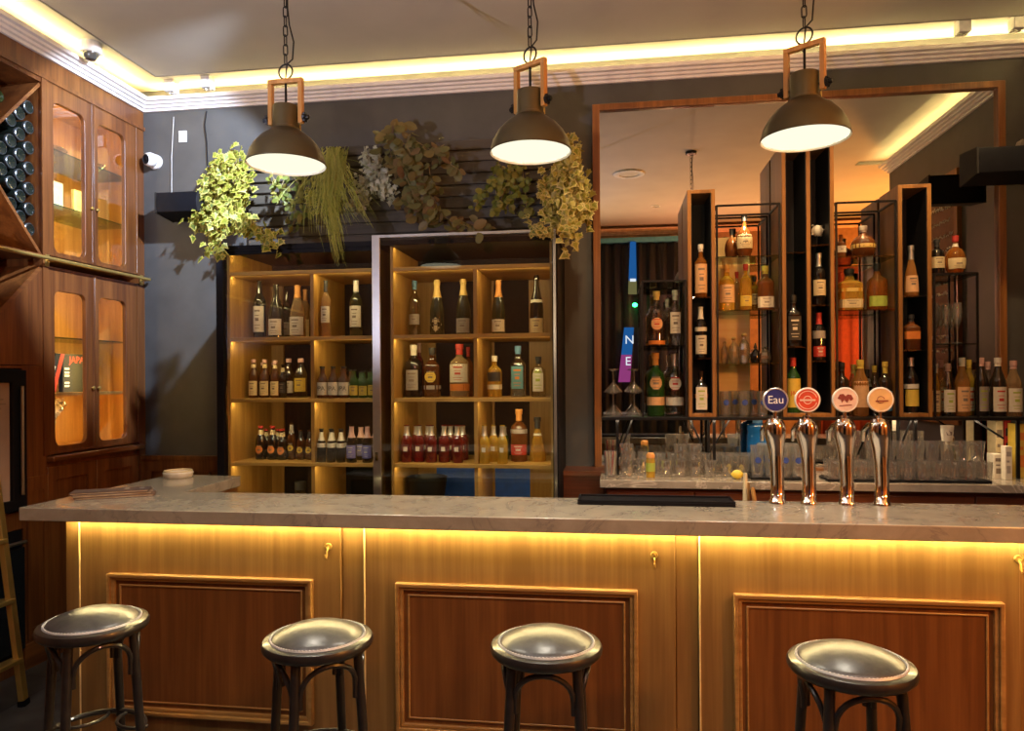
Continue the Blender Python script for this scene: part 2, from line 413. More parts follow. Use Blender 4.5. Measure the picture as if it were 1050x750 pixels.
light('rack_fill', 'POINT', (-3.40, 3.20, 2.46), 2.2, (1, .70, .24), shadow_soft_size=.01)  # unseen lamp added to warm the bin boards
# base unit under the cabinets
t = thing('base_cabinet', 'panelled wooden base cabinet with a moulded ledge under the lower glazed cabinet', 'cabinet', (-3.5, 4.2, 0))
b = MB(); b.box(-3.72, XL-.01, 3.842, YB1-.002, .0, 1.149); b.build('carcass', m_cab, t)
MB().box(-3.72, XL+.045, 3.842, YB1-.002, 1.15, 1.185).build('ledge', m_cabh, t, bevel=.008)
for y0, y1 in ((3.84, 4.24), (4.25, 4.66)):
    MB().plate((y0, y1, .12, 1.12), (y0+.07, y1-.07, .22, 1.04), 'YZ', XL-.01, XL+.008).build('door', m_cab, t, bevel=.003)
MB().box(XL-.01, XL+.012, 3.842, YB1-.002, 0, .12).build('plinth', m_cabh, t)
# diamond wine rack
def beam_yz(b, p, q, x0, x1, w):
    (y0, z0), (y1, z1) = p, q; l = math.hypot(y1-y0, z1-z0); ny, nz = -(z1-z0)/l*w/2, (y1-y0)/l*w/2
    b.prism([(y0+ny, z0+nz), (y1+ny, z1+nz), (y1-ny, z1-nz), (y0-ny, z0-nz)], 'YZ', x0, x1)
t = thing('wine_rack', 'tall wooden wine rack divided by crossed boards beside the glazed cabinets', 'wine rack', (-3.5, 3.33, 2.37))
yc, zc = 3.376, 2.862
b = MB(); b.box(-3.72, -3.70, 2.6, 3.80, 2.37, 3.42); b.build('back_panel', plain('rack_dark_back', (.03, .014, .006), .7), t)
b = MB(); b.box(-3.70, XL, 3.82, 3.84, 2.37, 3.42); b.box(-3.70, XL, 2.55, 2.80, 2.37, 3.42); b.box(-3.70, XL, 2.8, 3.82, 2.345, 2.37); b.box(-3.70, XL, 2.8, 3.82, 3.375, 3.42)
b.build('frame', m_cab, t)
for s in (1, -1):
    b = MB(); beam_yz(b, (yc-.440, zc-s*.50), (yc+.440, zc+s*.50), -3.70, XL-.004 - (.003 if s > 0 else 0), .018)
    b.build('board', m_cabh, t)
# bottles lying in the rack, bases to the room
bprof = [(0, .012), (.010, .010), (.025, .002), (.031, 0), (.0355, .004), (.0370, .012), (.0370, .19), (.033, .22), (.016, .26), (.013, .31), (0, .312)]
m_dkgl = liquor('dark_bottle_glass', (.012, .016, .012), .88)
base_me = MB().lathe(bprof, (0,0,0), 20, frame=(Vector((0,1,0)), Vector((0,0,1)), Vector((-1,0,0)))).mesh('bottle_body', m_dkgl)
ring_me = MB().lathe([(.0315, .0006), (.0315, -.002), (.0366, .001), (.0374, .008), (.0374, .014), (.037, .014)], (0,0,0), 20, frame=(Vector((0,1,0)), Vector((0,0,1)), Vector((-1,0,0)))).mesh('base_ring', plain('bottle_base_glint', (.055, .06, .06), .28, .3))
place_w = ['beside the cabinet', 'second from the cabinet', 'third from the cabinet', 'fourth from the cabinet', 'fifth from the cabinet', 'sixth from the cabinet']
for k in range(6):
    y = 3.779 - .064*k; n = 0
    for j in range(7, -8, -1):
        z = zc + j*.118 + (.059 if k % 2 else 0)
        if abs(z - zc) > (y - yc)*1.136 - .0705: continue
        o = bpy.data.objects.new('wine_bottle', base_me); COL.objects.link(o); o.location = (XL-.045, y, z)
        tag(o, f'dark wine bottle in the rack, {ORD[n]} from top, column {place_w[k]}', 'bottle', 'wine bottles lying in the diamond rack')
        r = bpy.data.objects.new('base_ring', ring_me); COL.objects.link(r); r.parent = o
        n += 1
for i, (y, z) in enumerate(((3.60, 3.215), (3.48, 3.080))):
    o = bpy.data.objects.new('wine_bottle', MB().lathe(bprof, (0,0,0), 20, frame=(Vector((0,1,0)), Vector((0,0,1)), Vector((-1,0,0)))).mesh('bottle_body', plain('green_bottle_glass', (.03, .05, .015), .15, 0))); COL.objects.link(o); o.location = (XL-.07, y, z)
    tag(o, ['green wine bottle lying in the top bin of the rack, higher of two', 'green wine bottle lying in the top bin of the rack, lower of two'][i], 'bottle')
# lower bin: sloping board with a dark opening above it
t = thing('wine_bin', 'wooden wine bin with a sloping board under the brass ladder rail', 'wine rack', (-3.5, 3.3, 1.77))
b = MB(); b.prism([(3.84, 1.72), (3.84, 2.345), (3.815, 2.345), (3.815, 2.29), (3.245, 1.72)], 'YZ', -3.70, XL); b.build('panel', m_cab, t)
b = MB(); b.box(-3.72, -3.70, 2.55, 3.82, 1.72, 2.345); b.build('back_panel', MATS['rack_dark_back'], t)
b = MB(); beam_yz(b, (3.262, 1.75), (3.802, 2.29), -3.70, XL+.004, .024); b.build('board', m_cabh, t)
b = MB(); b.box(-3.70, XL, 2.55, 2.8, 1.72, 2.345); b.build('side_panel', m_cab, t)
o = bpy.data.objects.new('wine_bottle', base_me); COL.objects.link(o); o.location = (XL-.02, 3.49, 2.06)
tag(o, 'dark wine bottle lying on the sloping board of the lower bin', 'bottle')
r = bpy.data.objects.new('base_ring', ring_me); COL.objects.link(r); r.parent = o
# wine cooler and the oven-like appliance below it, in a wooden surround
t = thing('tall_cabinet', 'wooden surround built around the black wine cooler and the appliance below', 'cabinet', (-3.5, 3.2, 0))
b = MB(); b.box(-3.72, XL, 3.665, 3.84, 0, 1.718); b.box(-3.72, XL, 2.55, 2.98, 0, 1.718); b.box(-3.70, XL, 2.98, 3.665, .80, .90); b.box(-3.70, XL, 2.98, 3.665, 1.70, 1.715); b.box(-3.70, XL, 2.98, 3.665, 0, .10)
b.build('surround', m_cab, t)
MB().box(XL, XL+.012, 3.66, 3.84, 0, .14).build('plinth', m_cabh, t)
MB().plate((3.69, 3.84, .16, 1.08), (3.72, 3.81, .22, 1.0), 'YZ', XL, XL+.008).build('moulding', m_cab, t)
t = thing('wine_cooler', 'black framed wine cooler with a brownish glass door in the wooden cabinet wall', 'wine cooler', (-3.4, 3.3, .905))
MB().box(-3.69, XL, 2.985, 3.66, .905, 1.695).build('body', m_blackp, t)
d = MB().plate((2.985, 3.66, .91, 1.69), (3.05, 3.565, .97, 1.62), 'YZ', XL+.002, XL+.035).build('door', m_blackp, t, bevel=.004)
MB().box(XL+.006, XL+.012, 3.05, 3.565, .97, 1.62).build('pane', plain('cooler_door_panel', (.36, .27, .22), .12, 0, .2, 3), d)  # opaque brownish panel in place of the door glass
MB().tube([(XL+.06, 3.60, 1.0), (XL+.06, 3.60, 1.60)], .009, 8).build('handle', m_steel, d)
for i, z in enumerate((1.50, 1.525, 1.475)):
    MB().box(XL+.012, XL+.0128, 3.47, 3.54-.015*i, z, z+.008).build('marking', m_print, d)
t = thing('built_in_oven', 'black built-in appliance with a steel top edge under the wine cooler', 'appliance', (-3.4, 3.3, .1))
MB().box(-3.69, XL-.002, 2.985, 3.66, .105, .795).build('body', m_blackp, t)
MB().box(XL-.002, XL+.022, 2.99, 3.655, .13, .70).build('door', plain('oven_glass', (.01, .012, .016), .08), t, bevel=.004)
MB().tube([(XL+.05, 3.03, .735), (XL+.05, 3.63, .735)], .010, 8).build('handle', m_steel, t)
# brass rail and ladder
t = thing('ladder_rail', 'long brass ladder rail running across the front of the wooden cabinets', 'rail', (XL+.06, 3.6, 2.34))
MB().tube([(XL+.06, 1.0, 2.34), (XL+.06, 4.72, 2.34)], .011, 10).build('rod', m_brass, t)
for y in (2.2, 3.84, 4.70): MB().tube([(XL+.0145, y, 2.335), (XL+.06, y, 2.335)], .008, 8).box(XL+.0085, XL+.0145, y-.015, y+.015, 2.30, 2.37).build('bracket', m_brass, t)
t = thing('library_ladder', 'brass library ladder leaning against the cabinet wall beside the counter', 'ladder', (-2.94, 3.05, 0))
fa, fb = Vector((-2.945, 3.27, .0)), Vector((-3.20, 3.205, 2.33))
for dy in (0, -.44):
    MB().beam(fa + Vector((0, dy, 0)), fb + Vector((0, dy, 0)), .045, .028).build('stile', m_brass, t, bevel=.003)
    MB().beam(fa + Vector((0, dy, 0)), fa + (fb-fa)*.012 + Vector((0, dy, 0)), .05, .034).build('foot', m_blackp, t)
    MB().tube([tuple(fb + Vector((0, dy, -.02))), tuple(fb + Vector((-.03, dy, .05))), (XL+.06, fb.y+dy, 2.362), (XL+.035, fb.y+dy, 2.355)], .006, 6).build('hook', m_brass, t)
for k in range(7):
    f = (.23 + .30*k)/2.33; p = fa + (fb-fa)*f
    MB().beam(p, p + Vector((0, -.44, 0)), .06, .022).build('rung', m_brass, t, bevel=.003)

# contents of the glazed cabinets
def box_thing(name, label, cat, x0, x1, y0, y1, z0, z1, mat, group=None, bevel=.002):
    o = MB().box(x0, x1, y0, y1, z0, z1).build(name, mat, bevel=bevel); return tag(o, label, cat, group)
plate = MB().lathe([(0, .006), (.07, .006), (.13, .022), (.15, .034), (.152, .030), (.13, .014), (.07, 0), (0, 0)], (-3.5, 4.03, 3.031), 32)
tag(plate.build('glass_platter', thin_glass('platter_glass', (.92, .93, .92), .25, .7)), 'shallow glass platter on the glass shelf of the upper glazed cabinet', 'platter')
dish = MB().lathe([(0, .008), (.05, .008), (.085, .05), (.088, .05), (.055, 0), (0, 0)], (-3.48, 4.46, 3.031), 28)
tag(dish.build('glass_bowl', MATS['platter_glass']), 'small glass bowl on the glass shelf behind the second door of the upper cabinet', 'bowl')
t = thing('white_card', 'white boxed card standing on the lower glass shelf of the upper cabinet', 'card', (-3.45, 4.06, 2.70))
MB().box(-3.46, -3.43, 4.0, 4.14, 2.7006, 2.87).build('sheet', m_cream, t); MB().box(-3.43, -3.4285, 4.02, 4.12, 2.73, 2.83).build('print', m_paper, t)
t = thing('white_card', 'white card leaning beside the boxed card in the upper cabinet, nearer the corner', 'card', (-3.45, 4.33, 2.70))
MB().box(-3.47, -3.45, 4.26, 4.33, 2.7006, 2.87).build('sheet', m_cream, t)
m_bkred = plain('book_red', (.5, .03, .02), .5); m_bkblk = plain('book_black', (.015, .016, .02), .8)
t = thing('book', 'slim black and red book leaning on the shelf beside the larger book', 'book', (-3.44, 4.07, 1.556))
MB().prism([(3.985, 1.557), (4.055, 1.557), (4.135, 1.80), (4.065, 1.80)], 'YZ', -3.56, -3.42).build('cover', m_bkblk, t)
MB().prism([(4.022, 1.558), (4.053, 1.558), (4.132, 1.798), (4.10, 1.798)], 'YZ', -3.42, -3.419).build('spine_band', m_bkred, t)
MB().prism([(4.005, 1.60), (4.018, 1.60), (4.058, 1.72), (4.045, 1.72)], 'YZ', -3.42, -3.4188).build('spine_print', m_white, t)
t = thing('book', 'large black book with red title and a white wine glass drawn on its cover', 'book', (-3.44, 4.28, 1.556))
MB().box(-3.47, -3.44, 4.14, 4.43, 1.557, 1.80).build('cover', m_bkblk, t, bevel=.002)
vs, fs = text_mb('JAPAN', .062); MB().add([(-3.4395, 4.285 + x, 1.762 + z) for x, y, z in vs], fs).build('title', m_bkred, t)
g = MB(); xx = -3.4392
g.prism([(4.315, 1.735), (4.375, 1.735), (4.37, 1.70), (4.352, 1.685), (4.338, 1.685), (4.32, 1.70)], 'YZ', xx, xx-.0005); g.prism([(4.342, 1.69), (4.348, 1.69), (4.348, 1.625), (4.342, 1.625)], 'YZ', xx, xx-.0005)
for k in range(7): g.prism([(4.345, 1.63), (4.31+.011*k, 1.58), (4.317+.011*k, 1.578)], 'YZ', xx, xx-.0005)
for k, z in enumerate((1.70, 1.675, 1.655, 1.61, 1.59)): g.prism([(4.155, z), (4.195, z), (4.195, z+.012), (4.155, z+.012)], 'YZ', xx, xx-.0005)
g.build('cover_print', m_white, t)
# crystal branch ornament at the bottom of the lower cabinet
ob = MB(); rr = random.Random(3)
ob.tube([(-3.46, 3.95, 1.245), (-3.46, 3.96, 1.29), (-3.46, 3.99, 1.34), (-3.45, 4.05, 1.41), (-3.45, 4.13, 1.50)], [.05, .045, .04, .035, .03], 10)
for k in range(160):
    f = rr.random(); p = Vector((-3.44 + rr.uniform(-.03, .03), 3.94 + .19*f**1.4 + rr.uniform(-.045, .045), 1.24 + .275*f)); s_ = rr.uniform(.008, .018)
    d = Vector((rr.uniform(-1,1), rr.uniform(-1,1), rr.uniform(-1,1))).normalized(); u = d.orthogonal().normalized(); w = d.cross(u)
    ob.add([tuple(p + d*s_), tuple(p - d*s_), tuple(p + u*s_*.6), tuple(p - u*s_*.6), tuple(p + w*s_*.6), tuple(p - w*s_*.6)], [(0,2,4),(0,4,3),(0,3,5),(0,5,2),(1,4,2),(1,3,4),(1,5,3),(1,2,5)])
o = ob.build('crystal_ornament', plain('crystal', (.62, .50, .40), .12, .35, .5, 60), sharp=10); tag(o, 'sparkling crystal branch ornament at the bottom of the lower glazed cabinet', 'ornament')

# ------------------------------------------------------------------ bar
YBF = 2.78
t = thing('bar_counter', 'long oak bar front with three moulded panels and pilasters', 'bar', (-.4, 2.95, 0))
MB().box(-2.31, 1.95, YBF+.012, 2.90, 0, 1.05).build('body', m_oak, t)
MB().box(-2.31, -2.02, 2.90, 3.68, 0, 1.05).build('return_side', m_oak, t)
for x0, x1 in ((-2.305, -2.230), (-1.083, -.986), (.221, .308), (1.405, 1.50)):
    MB().box(x0+.003, x1-.003, YBF+.005, YBF+.013, 0, 1.049).build('pilaster', m_oak, t, bevel=.002)
for i, (x0, x1, m0, m1) in enumerate(((-2.230, -1.083, -2.09, -1.197), (-.986, .221, -.854, .082), (.308, 1.405, .429, 1.345))):
    pn = MB().box(x0, x1, YBF-.010, YBF+.013, 0, 1.049).build('panel', m_oak, t, bevel=.003)
    MB().tube([(x0+.001, YBF-.011, .10), (x0+.001, YBF-.011, 1.048)], .0035, 8).build('lit_edge', m_lit_edge, pn)  # pale strip imitates the bright lit edge of the panel
    zb, zt = .245, .826
    MB().box(m0+.03, m1-.03, YBF-.0125, YBF-.0095, zb+.03, zt-.03).build('field', m_oakd, pn)
    md = MB()
    md.plate((m0, m1, zb, zt), (m0+.016, m1-.016, zb+.016, zt-.016), 'XZ', YBF-.036, YBF-.009)
    md.plate((m0+.016, m1-.016, zb+.016, zt-.016), (m0+.030, m1-.030, zb+.030, zt-.030), 'XZ', YBF-.026, YBF-.009)
    md.plate((m0+.046, m1-.046, zb+.046, zt-.046), (m0+.054, m1-.054, zb+.054, zt-.054), 'XZ', YBF-.019, YBF-.012)
    md.build('moulding', m_oakt, pn, bevel=.004)
MB().box(-2.31, 1.95, YBF-.02, YBF+.013, 0, .10).build('skirting', m_oakd, t, bevel=.003)
t = thing('countertop', 'veined marble counter top with a short return at its far end', 'counter', (-.4, 2.9, 1.055))
MB().prism([(-2.41, 2.655), (1.95, 2.655), (1.95, 3.115), (-1.97, 3.115), (-1.99, 3.66), (-2.41, 3.70)], 'XY', 1.055, 1.11).build('slab', m_marble, t, bevel=.004)
led('led_bar', MB().box(-2.29, 1.90, YBF-.042, YBF-.030, 1.048, 1.0545), m_ledbar, 'warm LED bar fixed under the front edge of the marble counter')
# hooks
def hook(x, z, label):
    t = thing('bag_hook', label, 'hook', (x, YBF-.010, z), group='brass hooks on the bar front')
    MB().lathe([(0, .006), (.012, .006), (.014, .003), (.014, 0)], (0, 0, .012), 14, frame=(Vector((1,0,0)), Vector((0,0,1)), Vector((0,-1,0)))).build('rosette', m_brass, t, local=True)
    MB().tube([(0, -.004, .012), (0, -.03, .012), (0, -.038, .022), (0, -.034, .034)], .0035, 8).build('upper_prong', m_brass, t, local=True)
    MB().tube([(0, -.004, .008), (0, -.016, -.004), (0, -.018, -.02), (0, -.026, -.03), (0, -.036, -.022), (0, -.036, -.012)], .0035, 8).build('lower_prong', m_brass, t, local=True)
hook(-1.133, .945, 'brass double hook on the bar front between the first two moulded panels')
hook(.144, .945, 'brass double hook on the bar front near the end of the middle panel')
hook(1.398, .965, 'brass double hook on the bar front beyond the last moulded panel')

# ------------------------------------------------------------------ stools
def make_stool():
    t = thing('bar_stool', 'x', 'bar stool')
    ZS = .79
    MB().lathe([(0, ZS-.045), (.150, ZS-.045), (.166, ZS-.040), (.176, ZS-.030), (.178, ZS-.018), (.173, ZS-.007), (.160, ZS-.002), (.135, ZS-.004), (0, ZS-.004)], n=56).build('seat_ring', m_stool, t, local=True)
    MB().lathe([(.1465, ZS-.006), (.1450, ZS+.0005)] + [(.1465*q, ZS+.002+.036*(1-q**2.4)) for q in (.96, .9, .82, .72, .6, .48, .36, .24, .12)] + [(0, ZS+.038)], n=56).build('cushion', m_leather, t, local=True)
    st = MB()
    st.lathe([(.1465, ZS-.003), (.150, ZS+.0035), (.154, ZS-.003)], n=56)
    for k in range(84):
        a = 2*PI*k/84; st.lathe([(.0042, 0), (.003, .0022), (0, .003)], (.1495*math.cos(a), .1495*math.sin(a), ZS+.001), 6)
    st.build('stud_trim', m_stud, t, local=True)
    for k in range(4):
        a = PI/4 + k*PI/2; c, s = math.cos(a), math.sin(a)
        MB().tube([(c*.140, s*.140, ZS-.045), (c*.150, s*.150, .60), (c*.172, s*.172, .27), (c*.190, s*.190, 0)], [.0150, .0158, .0145, .0125], 12).build('leg', m_stool, t, local=True)
    for k in range(4):
        a0, a1 = PI/4 + k*PI/2, PI/4 + (k+1)*PI/2
        pts = []
        A = Vector((math.cos(a0)*.150, math.sin(a0)*.150, 0)); B = Vector((math.cos(a1)*.150, math.sin(a1)*.150, 0))
        A, B = A.lerp(B, .085), B.lerp(A, .085)
        out = ((A+B)/2).normalized()
        pts.append(A + Vector((0,0,.605)))
        for i in range(13):
            f = i/12; th = PI*(1-f); p = (A+B)/2 + (B-A)/2*math.cos(th); q = math.sin(th)
            pts.append(p + out*(.028*q) + Vector((0,0,.640 + .092*q**.8)))
        pts.append(B + Vector((0,0,.605)))
        MB().tube([tuple(p) for p in pts], .0088, 9).build('brace', m_stool, t, local=True)
    MB().tube([(.158*math.cos(2*PI*k/40), .158*math.sin(2*PI*k/40), .400) for k in range(40)], .0095, 9, closed=True).build('foot_ring', m_stool, t, local=True)
    for k in range(4):
        a = k*PI/2; o_ = Vector((math.cos(a), math.sin(a), 0)); tn = Vector((-o_.y, o_.x, 0))
        pts = [tuple(o_*(.15 - .075*math.sin(PI*i/10)) + tn*(.085*math.cos(PI*i/10)) + Vector((0,0,.397))) for i in range(11)]
        MB().tube(pts, .0065, 8).build('ring_bow', m_stool, t, local=True)
    return t
stool = make_stool()
for i, (x, y, rz, lb) in enumerate(((-1.808, 2.31, PI/4+.12, 'black bentwood stool nearest the ladder, first along the bar'),
        (-.963, 2.26, PI/4-.10, 'black bentwood stool beside the gap between the first two panels, second along the bar'),
        (-.219, 2.295, .03, 'black bentwood stool in front of the middle panel, third along the bar'),
        (.683, 2.255, .10, 'black bentwood stool in front of the last panel, below the taps'))):
    o = stool if i == 0 else copy_tree(stool)
    o.location = (x, y, 0); o.rotation_euler = (0, 0, rz); o['label'] = lb; o['group'] = 'bentwood stools along the bar'

# ------------------------------------------------------------------ pendant lamps
def make_pendant():
    t = thing('pendant_lamp', 'x', 'pendant lamp')
    prof = [(.1555, 0), (.1575, .004), (.155, .012), (.146, .045), (.128, .078), (.102, .108), (.072, .130), (.060, .138), (.056, .143), (.056, .150), (.052, .152), (.052, .232), (.050, .238), (0, .240)]
    MB().lathe(prof, n=56).build('shade', m_lampo, t, local=True)
    inn = [(.1555, 0), (.1515, .006), (.142, .045), (.124, .076), (.098, .104), (.05, .125)]
    MB().lathe(inn, n=56).build('shade_lining', m_lampi, t, local=True)
    MB().lathe([(.149, .0075), (.14, .009), (0, .010)], n=48).build('diffuser', m_disc, t, local=True)
    for s in (1, -1):
        MB().box(s*.066 - .009, s*.066 + .009, -.011, .011, .165, .330).build('handle_post', m_lampw, t, local=True, bevel=.002)
        k = MB().lathe([(0, .0), (.016, .0), (.016, .008), (.009, .010), (.009, .024), (0, .024)], (s*.075, 0, .188), 14, frame=(Vector((0,1,0)), Vector((0,0,1)), Vector((s,0,0))))
        k.tube([(s*.052, 0, .188), (s*.076, 0, .188)], .006, 8)
        for q in range(6):
            a = q*PI/3; k.lathe([(.005, 0), (.005, .009), (0, .010)], (s*.078, .015*math.cos(a), .188 + .015*math.sin(a)), 8, frame=(Vector((0,1,0)), Vector((0,0,1)), Vector((s,0,0))))
        k.build('knob', m_black, t, local=True)
    MB().box(-.075, .075, -.011, .011, .330, .348).build('handle_bar', m_lampw, t, local=True, bevel=.002)
    for s in (1, -1): MB().tube([(s*.050, .022, .145), (s*.050, .022, .168)], .004, 6).build('pin', m_brass, t, local=True)
    MB().tube([(0,0,.238), (0,0,.352)], .005, 8).build('stem', m_black, t, local=True)
    MB().tube([(.030*math.cos(2*PI*k/24), 0, .378 + .030*math.sin(2*PI*k/24)) for k in range(24)], .0035, 8, closed=True).build('ring', m_black, t, local=True)
    z = .408; k = 0; top = ZC - .030 - 2.485
    ch = MB()
    while z < top - .02:
        hl, hw = .022, .009; pts = []
        for i in range(16):
            a = 2*PI*i/16; ca, sa = math.cos(a), math.sin(a)
            px_, pz_ = hw*ca, (hl - hw)*(1 if sa > 0 else -1) + hw*sa
            pts.append((px_, 0, z + hl - .002 + pz_) if k % 2 else (0, px_, z + hl - .002 + pz_))
        ch.tube(pts, .0024, 6, closed=True); z += .0385; k += 1
    ch.build('chain', m_black, t, local=True)
    pts = [(0, 0, .355), (.004, .004, .41)]
    zz = .43; i = 0
    while zz < top: pts.append(((.026 if i < 2 else .010) + .006*math.sin(i*1.3), .008, zz)); zz += .07; i += 1
    pts.append((0, 0, top + .01)); MB().tube(pts, .003, 6).build('flex', m_black, t, local=True)
    MB().lathe([(0, top), (.045, top), (.05, top+.006), (.05, top+.028), (0, top+.028)], n=24).build('ceiling_rose', m_black, t, local=True)
    return t
pend = make_pendant()
for i, (x, rz, lb) in enumerate(((-1.305, -.06, 'bronze dome pendant lamp hanging over the counter before the ivy end of the fridge'),
        (-.312, -.55, 'bronze dome pendant lamp hanging before the trailing plants above the glass door'),
        (.697, -.62, 'bronze dome pendant lamp hanging over the taps, in front of the mirror'))):
    o = pend if i == 0 else copy_tree(pend)
    o.location = (x, 2.78, 2.49); o.rotation_euler = (0, 0, rz); o['label'] = lb; o['group'] = 'pendant lamps over the bar'
    light('pendant_bulb', 'SPOT', (x, 2.78, 2.486), 58, (1, .90, .72), target=(x, 2.78, 0), spot_size=math.radians(142), spot_blend=.5, shadow_soft_size=.13)
# ------------------------------------------------------------------ display fridge
t = thing('display_fridge', 'tall pine display fridge with two sliding glass doors, full of bottles', 'fridge', (-1.33, 4.4, 0))
FX0, FX1, FYF, FYB, FZ = -2.39, -.315, 4.10, 4.73, 2.44
b = MB(); b.box(FX0, FX0+.045, FYF+.02, FYB, 0, FZ); b.box(FX1-.03, FX1, FYF+.02, FYB, 0, FZ); b.box(FX0, FX1, FYF+.02, FYB, FZ-.03, FZ); b.box(FX0+.045, FX1-.03, FYB-.02, FYB, .05, FZ-.03); b.box(FX0, FX1, FYF+.02, FYB, 0, .10)
b.build('carcass', m_blackp, t)
bays = ((-2.335, -1.385, -1.80), (-1.305, -.345, -.80))
ZSH = (2.285, 1.885, 1.512, 1.125)
for bi, (x0, x1, xp) in enumerate(bays):
    f = MB(); f.box(x0, x0+.016, 4.15, FYB-.022, .10, FZ-.032); f.box(x1-.016, x1, 4.15, FYB-.022, .10, FZ-.032); f.build('side_board', m_pinez, t)
    f = MB(); f.box(xp-.011, xp+.011, 4.17, FYB-.05, .10, ZSH[0]-.022); f.build('partition', m_pinez, t)
    for z in ZSH: MB().box(x0+.016, x1-.016, 4.155, FYB-.05, z-.022, z).build('shelf', m_pine, t, bevel=.002)
    MB().box(x0+.016, x1-.016, 4.155, FYB-.05, .60, .622).build('shelf', m_pine, t, bevel=.002)
    bk = MB()
    for (p0, p1) in (((253, 291), (347, 353)), ((425, 447), (489, 507), (543, 566)))[bi]:
        bk.box(atY(p0, 400, 4.69)[0], atY(p1, 400, 4.69)[0], 4.685, 4.705, .10, ZSH[0])
    bk.build('back_board', m_pinez, t)
    bb = MB(); bb.box(x0+.03, x1-.03, 4.695, 4.706, .62, ZSH[3]-.025); bb.build('lower_back', m_blue_refl if bi else m_blackp, t)  # blue board stands in for a blue reflection in the door glass
# doors
d = MB(); d.plate((-2.375, -1.372, .06, 2.425), (-2.352, -1.395, .12, 2.385), 'XZ', 4.128, 4.142); dn = d.build('sliding_door', m_blackp, t, bevel=.002)
MB().box(-2.353, -1.394, 4.134, 4.137, .119, 2.386).build('pane', m_glass, dn)
d = MB(); d.plate((-1.400, -.322, .05, 2.468), (-1.352, -.338, .12, 2.452), 'XZ', 4.096, 4.118); dn = d.build('sliding_door', m_steel, t, bevel=.002)
MB().box(-1.353, -.337, 4.106, 4.109, .119, 2.453).build('pane', m_glass, dn)
MB().box(-1.384, -1.366, 4.085, 4.097, 1.15, 1.20).build('lock', m_chrome, dn)
for x0, x1, xp in bays:
    for z, pw in ((2.405, 1.6), (ZSH[0]-.026, 2.0), (ZSH[1]-.026, 2.0), (ZSH[2]-.026, 2.0), (ZSH[3]-.026, 1.6)):
        for xa, xb in ((x0+.02, xp-.02), (xp+.02, x1-.02)):
            light('fridge_led', 'AREA', ((xa+xb)/2, 4.172, z), pw*.50, (1, .76, .34), target=((xa+xb)/2, 4.40, z-.34), shape='RECTANGLE', size=xb-xa, size_y=.01)

# slatted panel above the fridge
t = thing('slatted_panel', 'dark panel of horizontal wooden slats mounted on the wall above the fridge', 'panel', (-1.4, 4.7, 2.4))
MB().box(-2.48, -.33, 4.715, 4.748, 2.445, 3.20).build('backing', m_slat, t)
sl = MB(); z = 2.45
while z < 3.18: sl.box(-2.48, -.33, 4.69, 4.716, z, z+.062); z += .076
sl.build('slat', m_slat, t, bevel=.004)

